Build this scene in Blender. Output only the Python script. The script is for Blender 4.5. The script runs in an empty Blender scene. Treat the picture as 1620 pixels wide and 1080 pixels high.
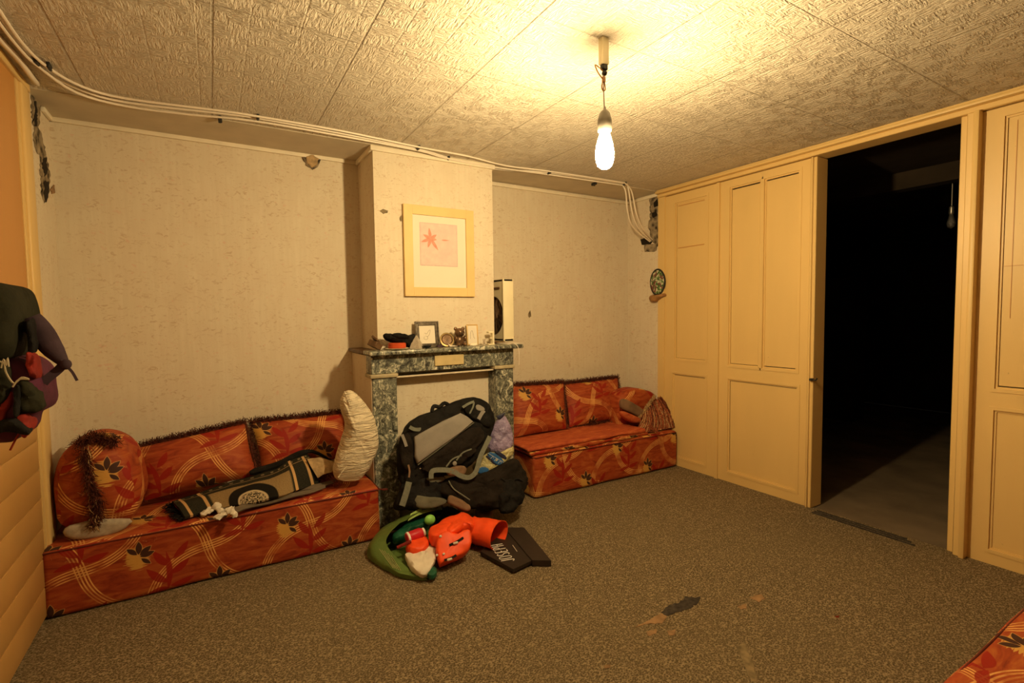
import bpy, bmesh, math, random
from mathutils import Vector, Matrix, noise
R = random.Random(7)
PI = math.pi
S = bpy.context.scene
V = Vector

# ---------------------------------------------------------------- camera
CX, CY, F, EYE = 810.0, 540.0, 788.01, 1.35
AX = V((0.85610028, 0.03858664, -0.51536723))
AY = V((-0.51664958, 0.03907434, -0.85530486))
AZ = AX.cross(AY)
cam_d = bpy.data.cameras.new('camera'); cam = bpy.data.objects.new('camera', cam_d)
S.collection.objects.link(cam); S.camera = cam
cam_d.sensor_width = 36; cam_d.lens = 36 * F / 1620; cam_d.clip_start = .02
rot = Matrix((AX, AY, AZ))           # rows: world axes in camera coordinates
cam.matrix_world = Matrix.Translation((0, 0, EYE)) @ rot.to_4x4()
CAM = V((0, 0, EYE))

def ray(px, py): return rot @ V((px - CX, CY - py, -F))
def pz(px, py, z): d = ray(px, py); return CAM + d * ((z - EYE) / d.z)
def py_(px, py, y): d = ray(px, py); return CAM + d * (y / d.y)
def pxx(px, py, x): d = ray(px, py); return CAM + d * (x / d.x)
def pp(px, py, o, n):
    d = ray(px, py); n = V(n); return CAM + d * ((V(o) - CAM).dot(n) / d.dot(n))

# ---------------------------------------------------------------- world, exposure
w = bpy.data.worlds.new('night'); S.world = w; w.use_nodes = True
w.node_tree.nodes['Background'].inputs[0].default_value = (.02, .015, .01, 1)
w.node_tree.nodes['Background'].inputs[1].default_value = .3
S.view_settings.view_transform = 'Standard'; S.view_settings.look = 'None'
S.view_settings.exposure = 0.0; S.view_settings.gamma = 1
S.view_settings.use_curve_mapping = False
BULB_COLOR = (1.0, .735, .365); BULB_POWER = 1120.0

# ---------------------------------------------------------------- node helper
class G:
    def __init__(s, name, rough=.6, spec=.3, metal=0.0):
        s.m = bpy.data.materials.new(name); s.m.use_nodes = True
        s.t = s.m.node_tree; s.n = s.t.nodes; s.b = s.n['Principled BSDF']
        s.b.inputs['Roughness'].default_value = rough
        s.b.inputs['Specular IOR Level'].default_value = spec
        s.b.inputs['Metallic'].default_value = metal
    def link(s, a, b):
        if isinstance(a, bpy.types.NodeSocket): s.t.links.new(a, b)
        else:
            if b.type == 'RGBA' and not isinstance(a, (int, float)) and len(a) == 3: a = (*a, 1)
            b.default_value = a
    def f(s, op, a, b=0.0, c=0.0, clamp=False):
        n = s.n.new('ShaderNodeMath'); n.operation = op; n.use_clamp = clamp
        for i, v in enumerate((a, b, c)): s.link(v, n.inputs[i])
        return n.outputs[0]
    def add(s, a, b): return s.f('ADD', a, b)
    def sub(s, a, b): return s.f('SUBTRACT', a, b)
    def mul(s, a, b, clamp=False): return s.f('MULTIPLY', a, b, clamp=clamp)
    def absv(s, a): return s.f('ABSOLUTE', a)
    def mx(s, a, b): return s.f('MAXIMUM', a, b)
    def step(s, a, e=0.0, sharp=500):      # soft threshold a>e
        return s.f('MULTIPLY_ADD', s.sub(a, e), sharp, .5, clamp=True)
    def mix(s, fac, a, b, mode='MIX'):
        n = s.n.new('ShaderNodeMix'); n.data_type = 'RGBA'; n.blend_type = mode
        s.link(fac, n.inputs[0]); s.link(a, n.inputs[6]); s.link(b, n.inputs[7]); return n.outputs[2]
    def coord(s, kind='Object'):
        return s.n.new('ShaderNodeTexCoord').outputs[kind]
    def mapp(s, v, scale=(1, 1, 1), loc=(0, 0, 0), rz=0):
        n = s.n.new('ShaderNodeMapping'); s.link(v, n.inputs[0])
        n.inputs[1].default_value = loc; n.inputs[2].default_value = (0, 0, rz); n.inputs[3].default_value = scale
        return n.outputs[0]
    def noise(s, v, scale, detail=3, rough=.5, dist=0.0, col=False):
        n = s.n.new('ShaderNodeTexNoise'); s.link(v, n.inputs['Vector']); n.inputs['Scale'].default_value = scale
        n.inputs['Detail'].default_value = detail; n.inputs['Roughness'].default_value = rough
        n.inputs['Distortion'].default_value = dist
        return n.outputs[1 if col else 0]
    def voro(s, v, scale, feat='F1', out=0):
        n = s.n.new('ShaderNodeTexVoronoi'); s.link(v, n.inputs['Vector']); n.inputs['Scale'].default_value = scale
        n.feature = feat; return n.outputs[out]
    def ramp(s, fac, stops):
        n = s.n.new('ShaderNodeValToRGB'); s.link(fac, n.inputs[0]); e = n.color_ramp.elements
        while len(e) < len(stops): e.new(.5)
        for i, (p, c) in enumerate(stops):
            e[i].position = p
            if isinstance(c, (int, float)): c = (c, c, c)
            e[i].color = (*c, 1)
        return n.outputs[0]
    def sep(s, v):
        n = s.n.new('ShaderNodeSeparateXYZ'); s.link(v, n.inputs[0]); return n.outputs
    def comb(s, x, y, z=0.0):
        n = s.n.new('ShaderNodeCombineXYZ')
        for i, v in enumerate((x, y, z)): s.link(v, n.inputs[i])
        return n.outputs[0]
    def bump(s, h, strength=.3, dist=.002):
        n = s.n.new('ShaderNodeBump'); s.link(h, n.inputs['Height'])
        n.inputs['Strength'].default_value = strength; n.inputs['Distance'].default_value = dist
        prev = s.b.inputs['Normal']
        if prev.is_linked: s.t.links.new(prev.links[0].from_socket, n.inputs['Normal'])
        s.t.links.new(n.outputs[0], prev)
    def base(s, c): s.link(c, s.b.inputs['Base Color']); return s

def plain(name, col, rough=.6, var=.15, nscale=20, bump=.15, bscale=None, metal=0.0, spec=.3, dist=.002):
    g = G(name, rough, spec, metal); co = g.coord()
    n = g.noise(co, nscale, 4)
    dark = tuple(c * (1 - var) for c in col); lite = tuple(min(1, c * (1 + var)) for c in col)
    g.base(g.ramp(n, [(.3, dark), (.7, lite)]))
    if bump: g.bump(g.noise(co, bscale or nscale * 4, 3), bump, dist)
    return g.m

# ---------------------------------------------------------------- materials
def wallpaper():
    g = G('wallpaper', .75, .15); co = g.coord()
    sep = g.sep(co); h = g.add(sep[0], g.mul(sep[1], .93)); v = g.comb(h, sep[2], g.mul(sep[1], .3))
    base = g.ramp(g.noise(g.mapp(v, (60, 3, 20)), 1, 3), [(.3, (.68, .60, .46)), (.7, (.72, .64, .50))])
    base = g.mix(g.ramp(g.noise(g.mapp(v, (9, 7, 8)), 1, 4), [(.35, 0.0), (.7, .5)]), base, (.66, .55, .41))
    fl = g.noise(g.mapp(v, (26, 46, 26)), 1, 2.5, .65, 1.4)
    mk = g.noise(g.mapp(v, (5, 5, 5)), 1, 2)
    fl2 = g.mul(g.ramp(fl, [(.565, 0.0), (.66, 1.0)]), g.ramp(mk, [(.35, .25), (.6, .9)]))
    base = g.mix(g.mul(fl2, .55), base, (.45, .29, .16))
    fp = g.noise(g.mapp(v, (30, 38, 30), (3, 9, 4)), 1, 2)
    base = g.mix(g.ramp(fp, [(.66, 0.0), (.74, .4)]), base, (.70, .42, .33))
    sp = g.noise(g.mapp(v, (90, 90, 60), (7, 3, 1)), 1, 1)
    base = g.mix(g.ramp(sp, [(.80, 0.0), (.83, .7)]), base, (.20, .11, .05))
    g.base(base); g.bump(g.noise(g.mapp(v, (140, 60, 90)), 1, 3), .25, .0015); return g.m

def ceiling_mat():
    g = G('ceiling_tiles', .7, .2); co = g.coord(); x, y, z = g.sep(co)
    a = g.noise(g.mapp(co, (26, 120, 1)), 1, 3, .6, .6)
    b = g.noise(g.mapp(co, (105, 18, 1), (4, 2, 0)), 1, 3, .6, .6)
    k = g.ramp(g.noise(co, 13, 2), [(.46, 0.0), (.54, 1.0)])
    h = g.mix(k, g.ramp(a, [(.36, 0.0), (.62, 1.0)]), g.ramp(b, [(.36, 0.0), (.62, 1.0)]))
    lane = g.f('FRACT', g.mul(g.add(x, .64), 1 / .17)); ln = g.step(g.sub(.018, g.absv(g.sub(lane, .5))), 0, 60)
    fx = g.f('FRACT', g.mul(g.add(x, 3.14), 1 / .51)); fy = g.f('FRACT', g.mul(g.add(y, 3.28), 1 / .51))
    s1 = g.step(g.sub(.007, g.absv(g.sub(fx, .5))), 0, 150); s2 = g.step(g.sub(.005, g.absv(g.sub(fy, .5))), 0, 150)
    seam = g.mx(s1, g.mul(s2, .8))
    col = g.mix(g.mul(h, .55), (.68, .61, .49), (.84, .77, .65))
    big = g.ramp(g.noise(co, 1.6, 4), [(.35, 0.0), (.7, .45)]); col = g.mix(big, col, (.56, .48, .37))
    col = g.mix(g.mul(seam, .38), col, (.30, .22, .14)); g.base(col)
    hh = g.sub(h, g.add(g.mul(seam, .9), g.mul(ln, .28)))
    g.bump(hh, .9, .008); g.bump(g.noise(co, 240, 2), .35, .002); return g.m

def carpet():
    g = G('carpet', .95, .05); co = g.coord()
    n = g.noise(co, 210, 3, .75); n2 = g.voro(g.mapp(co, (1, 1.4, 1), rz=.5), 120)
    k = g.add(g.mul(n, .7), g.mul(n2, .4))
    c = g.ramp(k, [(.38, (.085, .062, .034)), (.55, (.235, .178, .104)), (.70, (.50, .39, .24))])
    big = g.noise(co, 1.4, 4); c = g.mix(g.ramp(big, [(.4, 0.0), (.65, .25)]), c, (.26, .20, .11))
    st = g.noise(co, 5, 5, .6, 1.0); c = g.mix(g.ramp(st, [(.63, 0.0), (.75, .3)]), c, (.08, .06, .045))
    g.base(c); g.bump(k, 1.0, .012); return g.m

def leafval(g, p, cx, cy, ang, L, W, cur):
    ca, sa = math.cos(ang), math.sin(ang)
    v = g.mapp(p, (1, 1, 1), (-(cx * ca + cy * sa), -(-cx * sa + cy * ca), 0), -ang)
    x, y, _ = g.sep(v)
    x2 = g.mul(x, x)
    prof = g.mul(g.sub(g.mul(x, 1 / L), g.mul(x2, 1 / L / L)), 4 * W)
    return g.sub(prof, g.absv(g.sub(y, g.mul(x2, cur))))

def fabric():
    g = G('floral_damask', .6, .22); uv = g.coord('UV'); u, v, _ = g.sep(uv)
    TU, TV = .33, .42
    iu = g.f('FLOOR', g.mul(u, 1 / TU)); vv = g.add(v, g.mul(g.f('MODULO', g.absv(iu), 2.0), TV * .5))
    X = g.mul(g.sub(g.f('FRACT', g.mul(u, 1 / TU)), .5), TU); Y = g.mul(g.sub(g.f('FRACT', g.mul(vv, 1 / TV)), .5), TV)
    p = g.comb(X, Y)
    th = g.noise(g.mapp(uv, (60, 900, 1)), 1, 2); mo = g.noise(g.mapp(uv, (6, 22, 1)), 1, 4, .6, 1.5)
    col = g.ramp(mo, [(.3, (.22, .028, .009)), (.5, (.36, .060, .016)), (.72, (.47, .13, .028))])
    # thin gold tracery
    tr = g.noise(g.mapp(uv, (8, 8, 1), (2, 5, 0)), 1, 1, .5, 1.2)
    thin = g.step(g.sub(.008, g.absv(g.sub(g.f('FRACT', g.mul(tr, 9)), .5))), 0, 60)
    thin = g.mul(thin, g.ramp(g.noise(uv, 7, 2), [(.55, 0.0), (.6, .5)]))
    col = g.mix(thin, col, (.78, .47, .16))
    # ogee bands
    A = g.mul(u, 1 / .50); B = g.mul(v, 1 / .46)
    wob = g.mul(g.f('SINE', g.mul(B, 2 * PI)), .10); wob2 = g.mul(g.f('SINE', g.mul(A, 2 * PI)), .12)
    bands = None
    for sg in (1, -1):
        q = g.add(g.add(A, g.mul(B, sg)), g.add(wob2, wob) if sg > 0 else g.sub(wob, wob2))
        d = g.absv(g.sub(g.f('FRACT', q), .5))
        for off, wd in ((.024, .011), (.068, .0095)):
            l = g.step(g.sub(wd, g.absv(g.sub(d, off))), 0, 250)
            bands = l if bands is None else g.mx(bands, l)
    thr = g.ramp(g.noise(g.mapp(uv, (11, 11, 1), (1, 8, 0)), 1, 2), [(.36, .15), (.55, 1.0)])
    col = g.mix(g.mul(bands, thr), col, (.82, .43, .13))
    # red spray
    red = None
    for a in ((.04, -.14, 1.35, .19, .013, 1.2), (.045, -.10, 2.6, .12, .018, -2.0), (.05, -.06, .35, .10, .018, 2.5),
              (.055, -.02, 2.5, .11, .018, -2.5), (.065, .01, .6, .10, .017, 2.5), (.05, -.13, 3.05, .10, .015, 2.5), (.05, -.12, -.1, .10, .016, 3.0)):
        l = leafval(g, p, *a); red = l if red is None else g.mx(red, l)
    col = g.mix(g.mul(g.step(red, 0, 500), .9), col, (.30, .010, .006))
    # gold streaked patch
    ell = g.sub(1.0, g.add(g.mul(g.mul(g.add(X, .075), g.add(X, .075)), 1 / .045 ** 2), g.mul(g.mul(g.sub(Y, .05), g.sub(Y, .05)), 1 / .055 ** 2)))
    st = g.noise(g.mapp(uv, (12, 190, 1)), 1, 2)
    pat = g.mul(g.step(g.add(ell, g.mul(g.sub(st, .5), 3.2)), .0, 6), .95)
    col = g.mix(pat, col, (.66, .36, .08))
    # dark flower
    dk = None
    for a in ((-.07, .065, 1.45, .065, .013, 1), (-.065, .06, .75, .06, .013, -1), (-.065, .055, .1, .06, .013, 2),
              (-.075, .065, 2.3, .055, .012, 1), (-.06, .045, -.8, .05, .010, 1)):
        l = leafval(g, p, *a); dk = l if dk is None else g.mx(dk, l)
    col = g.mix(g.mul(g.step(dk, -.0028, 900), .7), col, (.60, .33, .10))
    col = g.mix(g.step(dk, .0005, 900), col, (.05, .022, .016))
    col = g.mix(g.mul(g.sub(th, .35), .5), col, (.15, .03, .01)); g.base(col)
    g.bump(g.add(th, g.mul(bands, .6)), .35, .0012); g.bump(g.noise(uv, 9, 3), .35, .008)
    g.b.inputs['Sheen Weight'].default_value = .0
    return g.m

def marble(name='green_marble', sc=1.0):
    g = G(name, .3, .5); co = g.coord()
    d = g.noise(co, 7 * sc, 4, .6, 0, True); v = g.mapp(co, (1, 1, .75))
    vv = g.n.new('ShaderNodeVectorMath'); vv.operation = 'MULTIPLY_ADD'
    g.link(d, vv.inputs[0]); vv.inputs[1].default_value = (.22, .22, .22); g.link(v, vv.inputs[2])
    n = g.noise(vv.outputs[0], 15 * sc, 5, .65, 1.8)
    e = g.voro(vv.outputs[0], 17 * sc, 'DISTANCE_TO_EDGE')
    c = g.ramp(n, [(.38, (.030, .030, .026)), (.45, (.13, .135, .11)), (.53, (.25, .26, .20)), (.62, (.66, .63, .50))])
    c = g.mix(g.ramp(e, [(.0, .8), (.10, 0.0)]), c, (.04, .04, .035))
    g.base(c); return g.m

def paint(name, col, rough=.42):
    g = G(name, rough, .4); co = g.coord()
    n = g.noise(g.mapp(co, (3, 3, .6)), 1.5, 4)
    c = g.ramp(n, [(.3, tuple(x * .93 for x in col)), (.7, col)])
    d = g.noise(co, 45, 3, .6, .5); c = g.mix(g.ramp(d, [(.74, 0.0), (.79, .6)]), c, tuple(x * .45 for x in col))
    g.base(c); g.bump(g.noise(g.mapp(co, (30, 30, 5)), 1, 3), .12, .002); return g.m

def rubble():
    g = G('bare_plaster', .95, .05); co = g.coord()
    n = g.noise(co, 30, 5, .7); v = g.voro(co, 22)
    g.base(g.ramp(g.add(g.mul(n, .6), g.mul(v, .5)), [(.3, (.03, .024, .018)), (.42, (.12, .095, .065)), (.58, (.30, .24, .16)), (.8, (.48, .39, .26))]))
    g.bump(n, 1, .02); return g.m

def rug_mat():
    g = G('woven_rug', .9, .05); u, v, _ = g.sep(g.coord('UV'))   # u 0..1 along, v 0..1 across
    n = g.noise(g.coord('UV'), 90, 2, .7)
    c = g.ramp(n, [(.35, (.012, .012, .009)), (.7, (.05, .045, .03))])
    tan = g.ramp(n, [(.3, (.17, .11, .05)), (.7, (.36, .25, .12))])
    fld = g.mul(g.mul(g.step(u, .24, 80), g.step(g.sub(.80, u), 0, 80)), g.mul(g.step(v, -1, 80), g.step(g.sub(.62, v), 0, 60)))
    c = g.mix(fld, c, tan)
    x = g.mul(g.sub(u, .50), 1 / .13); y = g.mul(g.sub(v, .02), 1 / .42)
    r = g.add(g.mul(x, x), g.mul(y, y))
    c = g.mix(g.step(g.sub(1.7, r), 0, 8), c, (.014, .012, .010))
    c = g.mix(g.step(g.sub(.62, r), 0, 14), c, (.50, .40, .26))
    sc = g.noise(g.mapp(g.coord('UV'), (90, 34, 1)), 1, 2, .6, 1)
    c = g.mix(g.mul(g.step(g.sub(.45, r), 0, 14), g.step(sc, .5, 14)), c, (.012, .01, .008))
    for a in (.07, .205, .83, .94):
        c = g.mix(g.step(g.sub(.011, g.absv(g.sub(u, a))), 0, 300), c, (.55, .34, .15))
    c = g.mix(g.step(g.sub(.012, g.absv(g.sub(v, .80))), 0, 200), c, (.28, .19, .09))
    dots = g.mul(g.step(g.sub(.16, g.absv(g.sub(g.f('FRACT', g.mul(u, 16)), .5))), 0, 20), g.step(g.sub(.035, g.absv(g.sub(v, .9))), 0, 90))
    c = g.mix(g.mul(dots, .6), c, (.30, .22, .12))
    g.base(c); g.bump(n, .6, .004); return g.m

M = {}
M['wallpaper'] = wallpaper(); M['ceiling'] = ceiling_mat(); M['carpet'] = carpet(); M['fabric'] = fabric()
M['marble'] = marble(); M['paint'] = paint('cream_paint', (.76, .53, .21)); M['plankpaint'] = paint('plank_paint', (.55, .31, .10)); M['paint2'] = paint('orange_paint', (.56, .27, .075))
M['rubble'] = rubble(); M['rug'] = rug_mat()
M['plainceil'] = plain('ceiling_paint', (.56, .49, .37), .8, .08, 6, .2)
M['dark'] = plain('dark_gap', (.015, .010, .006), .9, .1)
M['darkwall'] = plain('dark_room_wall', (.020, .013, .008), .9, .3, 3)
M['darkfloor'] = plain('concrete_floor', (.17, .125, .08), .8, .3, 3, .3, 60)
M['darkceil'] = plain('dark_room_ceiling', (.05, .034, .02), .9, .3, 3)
M['cable'] = plain('white_cable', (.78, .70, .58), .45, .05, 8, 0)
M['tanstone'] = plain('tan_stone', (.44, .37, .23), .5, .2, 20, .2)
M['plaque'] = plain('ochre_plaque', (.56, .44, .22), .5, .08, 20, .1)
M['filler'] = plain('wall_filler', (.42, .29, .15), .95, .3, 30, .8, 40, dist=.01)
M['cornice'] = plain('cornice_paint', (.80, .72, .56), .6, .06, 10, .1)
M['clip'] = plain('black_clip', (.02, .02, .02), .5)
M['black'] = plain('black_nylon', (.012, .011, .010), .85, .4, 12, .6, 30, dist=.02, spec=.12)
M['black2'] = plain('black_canvas', (.018, .014, .011), .9, .35, 10, .6, 22, dist=.02, spec=.08)
M['greynylon'] = plain('grey_nylon', (.235, .215, .19), .7, .08, 14, .35, 200)
M['strap'] = plain('grey_webbing', (.16, .17, .135), .8, .15, 60, .5, 400)
M['olive'] = plain('olive_cloth', (.11, .105, .075), .85, .3, 10, .5, 60)
M['brown'] = plain('brown_suede', (.20, .12, .07), .85, .3, 10, .5, 60)
M['pillow'] = plain('cream_cotton', (.76, .66, .50), .8, .08, 10, .6, 14, dist=.012)
g = G('creased_cotton', .8, .15); co = g.coord()
g.base(g.ramp(g.noise(co, 8, 3), [(.3, (.70, .60, .43)), (.7, (.78, .68, .50))]))
g.bump(g.noise(g.mapp(co, (7, 7, 48)), 1, 3, .6, 1.2), 1.0, .03); M['pillow'] = g.m
M['cream'] = plain('cream_plastic', (.80, .72, .50), .4, .04, 8, 0)
M['canvasw'] = plain('white_canvas', (.42, .36, .28), .9, .15, 60, .4, 300)
M['cloth'] = plain('white_cloth', (.72, .66, .56), .85, .08, 20, .4, 60)
M['greycloth'] = plain('taupe_cloth', (.13, .10, .07), .9, .15, 20, .4, 60)
M['frame'] = plain('pale_wood', (.74, .53, .23), .5, .05, 8, .1)
M['paper'] = plain('paper', (.76, .69, .57), .8, .03, 4, 0)
M['pewter'] = plain('pewter', (.13, .105, .075), .35, .5, 60, .6, 150, metal=.5)
M['brass'] = plain('brass', (.22, .15, .06), .35, .3, 40, .3, metal=.6)
M['bronze'] = plain('bronze', (.17, .10, .055), .3, .4, 30, .3, metal=.5)
M['redtin'] = plain('red_lacquer', (.50, .07, .02), .35, .2)
M['wood'] = plain('dark_wood', (.12, .065, .03), .5, .4, 25)
M['wood2'] = plain('honey_wood', (.33, .17, .06), .45, .3, 25)
M['orange'] = plain('orange_nylon', (.88, .085, .015), .5, .12, 12, .5, 25, dist=.006)
M['red'] = plain('red_plastic', (.55, .02, .03), .4, .1)
M['green'] = plain('green_plastic_bag', (.115, .185, .045), .4, .15, 6, .6, 20, dist=.008)
M['green2'] = plain('bright_green_plastic_bag', (.30, .44, .12), .4, .1, 6, .4, 20, dist=.008)
M['dkgreen'] = plain('dark_green_plastic', (.012, .085, .045), .35, .4, 10, .4)
M['lime'] = plain('lime_plastic', (.26, .62, .12), .4, .1)
M['purple'] = plain('lilac_foil', (.30, .24, .40), .25, .3, 8, 1.0, 22, dist=.03)
M['foil'] = plain('pale_foil', (.50, .44, .22), .25, .25, 8, 1.0, 26, dist=.025)
M['blue'] = plain('blue_print', (.03, .12, .32), .35, .15)
M['navy'] = plain('navy_print', (.02, .02, .05), .4, .2)
M['violet'] = plain('violet_cloth', (.05, .028, .040), .8, .3, 20, .4)
M['purplecloth'] = plain('purple_cloth', (.075, .012, .035), .8, .3, 20, .4)
M['redcloth'] = plain('red_cloth', (.20, .014, .008), .8, .3, 20, .4)
M['darkgreenbag'] = plain('dark_green_canvas', (.022, .021, .012), .9, .25, 14, .5, 30, dist=.01, spec=.1)
M['cord'] = plain('pale_cord', (.45, .38, .26), .7)
M['fringe'] = plain('maroon_fringe', (.085, .020, .010), .9, .6, 60, 0)
M['fringe2'] = plain('rust_fringe', (.30, .085, .035), .9, .6, 70, 0)
M['fringe3'] = plain('straw_fringe', (.52, .34, .16), .9, .4, 70, 0)
M['glassd'] = plain('dark_glass', (.02, .02, .02), .15)
M['socket'] = plain('grey_socket', (.22, .20, .17), .4)
M['steel'] = plain('steel', (.45, .42, .36), .35, .1, metal=.8)
M['white'] = plain('white_ink', (.85, .80, .74), .6, .02, 5, 0)
M['joseph'] = plain('dark_brown_card', (.030, .020, .015), .5, .15, 10, .2)
M['piping'] = plain('maroon_piping', (.11, .018, .010), .8)
M['backing'] = plain('carpet_backing', (.22, .165, .09), .9, .4, 30, .6)
M['backing2'] = plain('bare_board', (.30, .18, .09), .9, .3, 25, .4)
M['dark_stain'] = plain('dark_tear', (.05, .04, .032), .9, .5, 40, .6)
gb = G('lit_bulb'); gb.base((1, 1, 1)); gb.b.inputs['Emission Color'].default_value = (*BULB_COLOR, 1)
gb.b.inputs['Emission Strength'].default_value = BULB_POWER; M['bulb'] = gb.m
gg = G('clear_glass', .05, .5); gg.base((.9, .85, .8)); gg.b.inputs['Transmission Weight'].default_value = .9; M['glass'] = gg.m

# ---------------------------------------------------------------- mesh builder
class MB:
    def __init__(s): s.v = []; s.f = []; s.uv = {}
    def addm(s, vs, fs, uvs=None):
        b = len(s.v); s.v += [V(p) for p in vs]
        for f in fs: s.f.append(tuple(i + b for i in f))
        if uvs:
            for i, q in enumerate(uvs): s.uv[b + i] = q
        return s
    def box(s, lo, hi, M4=None):
        vs = [V((x, y, z)) for x in (lo[0], hi[0]) for y in (lo[1], hi[1]) for z in (lo[2], hi[2])]
        if M4: vs = [M4 @ p for p in vs]
        return s.addm(vs, [(0, 1, 3, 2), (4, 6, 7, 5), (0, 4, 5, 1), (2, 3, 7, 6), (0, 2, 6, 4), (1, 5, 7, 3)])
    def rbox(s, lo, hi, r=.004, seg=2, M4=None):
        bm = bmesh.new(); bmesh.ops.create_cube(bm, size=1)
        c = (V(lo) + V(hi)) / 2; d = V(hi) - V(lo)
        for q in bm.verts: q.co = V((q.co.x * d.x, q.co.y * d.y, q.co.z * d.z)) + c
        r = min(r, min(d) * .49)
        bmesh.ops.bevel(bm, geom=list(bm.edges), offset=r, segments=seg, affect='EDGES', profile=.5)
        bm.verts.index_update()
        vs = [M4 @ q.co if M4 else q.co.copy() for q in bm.verts]
        s.addm(vs, [tuple(q.index for q in f.verts) for f in bm.faces]); bm.free(); return s
    def softbox(s, lo, hi, r, step=.05, amp=.004, nf=5, M4=None):
        lo, hi = V(lo), V(hi); d = hi - lo
        n = [max(3, int(d[i] / step)) for i in range(3)]
        def pts(k, L):                                # denser near the rounded ends
            return [min(L, max(0.0, t)) for t in sorted(set([0, r * .3, r * .65, r] + [r + (L - 2 * r) * i / k for i in range(k + 1)] + [L - r * .65, L - r * .3, L]))]
        ax = [pts(n[i], d[i]) for i in range(3)]
        idx = {}; vs = []; fs = []
        def vid(i, j, k):
            key = (i, j, k)
            if key not in idx:
                p = lo + V((ax[0][i], ax[1][j], ax[2][k]))
                q = V([min(max(p[a], lo[a] + r), hi[a] - r) for a in range(3)]); e = p - q
                if e.length > 1e-9: p = q + e.normalized() * r
                nn = e.normalized() if e.length > 1e-9 else V((0, 0, 1))
                p = p + nn * amp * noise.noise(p * nf + V((3, 7, 1)))
                idx[key] = len(vs); vs.append(M4 @ p if M4 else p)
            return idx[key]
        I, J, K = [len(a) - 1 for a in ax]
        for i in range(I):
            for j in range(J):
                fs.append((vid(i, j, 0), vid(i, j + 1, 0), vid(i + 1, j + 1, 0), vid(i + 1, j, 0)))
                fs.append((vid(i, j, K), vid(i + 1, j, K), vid(i + 1, j + 1, K), vid(i, j + 1, K)))
            for k in range(K):
                fs.append((vid(i, 0, k), vid(i + 1, 0, k), vid(i + 1, 0, k + 1), vid(i, 0, k + 1)))
                fs.append((vid(i, J, k), vid(i, J, k + 1), vid(i + 1, J, k + 1), vid(i + 1, J, k)))
        for j in range(J):
            for k in range(K):
                fs.append((vid(0, j, k), vid(0, j, k + 1), vid(0, j + 1, k + 1), vid(0, j + 1, k)))
                fs.append((vid(I, j, k), vid(I, j + 1, k), vid(I, j + 1, k + 1), vid(I, j, k + 1)))
        return s.addm(vs, fs)
    def tube(s, pts, r, seg=8, cap=True):
        pts = [V(p) for p in pts]; rs = r if isinstance(r, (list, tuple)) else [r] * len(pts)
        vs = []; fs = []; up = None
        for i, p in enumerate(pts):
            t = (pts[min(i + 1, len(pts) - 1)] - pts[max(i - 1, 0)])
            t = t.normalized() if t.length > 1e-9 else V((0, 0, 1))
            if up is None: up = t.orthogonal().normalized()
            up = (up - t * up.dot(t)); up = up.normalized() if up.length > 1e-6 else t.orthogonal().normalized()
            sd = t.cross(up)
            for k in range(seg):
                a = 2 * PI * k / seg; vs.append(p + (up * math.cos(a) + sd * math.sin(a)) * rs[i])
        for i in range(len(pts) - 1):
            for k in range(seg):
                a = i * seg + k; b = i * seg + (k + 1) % seg; fs.append((a, b, b + seg, a + seg))
        if cap: fs.append(tuple(range(seg))[::-1]); fs.append(tuple(range(len(vs) - seg, len(vs))))
        return s.addm(vs, fs)
    def lathe(s, prof, o=(0, 0, 0), seg=20, axis=None):
        o = V(o); Mx = Matrix.Identity(3) if axis is None else V((0, 0, 1)).rotation_difference(V(axis)).to_matrix()
        vs = []; fs = []
        for (r, h) in prof:
            for k in range(seg):
                a = 2 * PI * k / seg; vs.append(o + Mx @ V((r * math.cos(a), r * math.sin(a), h)))
        for i in range(len(prof) - 1):
            for k in range(seg):
                a = i * seg + k; b = i * seg + (k + 1) % seg; fs.append((a, b, b + seg, a + seg))
        fs.append(tuple(range(seg))[::-1]); fs.append(tuple(range(len(vs) - seg, len(vs))))
        return s.addm(vs, fs)
    def ball(s, c, r, seg=14, rg=8):
        c = V(c); r = V((r, r, r)) if not hasattr(r, '__len__') else V(r); vs = []; fs = []
        for i in range(1, rg):
            th = PI * i / rg
            for k in range(seg):
                a = 2 * PI * k / seg
                vs.append(c + V((r.x * math.sin(th) * math.cos(a), r.y * math.sin(th) * math.sin(a), r.z * math.cos(th))))
        for i in range(rg - 2):
            for k in range(seg):
                a = i * seg + k; b = i * seg + (k + 1) % seg; fs.append((a, a + seg, b + seg, b))
        vs += [c + V((0, 0, r.z)), c - V((0, 0, r.z))]; T = len(vs) - 2
        for k in range(seg):
            fs.append((T, k, (k + 1) % seg)); q = (rg - 2) * seg; fs.append((T + 1, q + (k + 1) % seg, q + k))
        return s.addm(vs, fs)
    def ribbon(s, pts, width, th=.002, wd=None):
        """strap: polyline with width direction(s)"""
        pts = [V(p) for p in pts]; rows = []
        for i, p in enumerate(pts):
            d = wd[i] if isinstance(wd, list) else (V(wd) if wd is not None else V((0, 0, 1)))
            d = V(d).normalized() * width / 2; rows.append([p - d, p + d])
        return s.sheet(rows, th)
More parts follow.
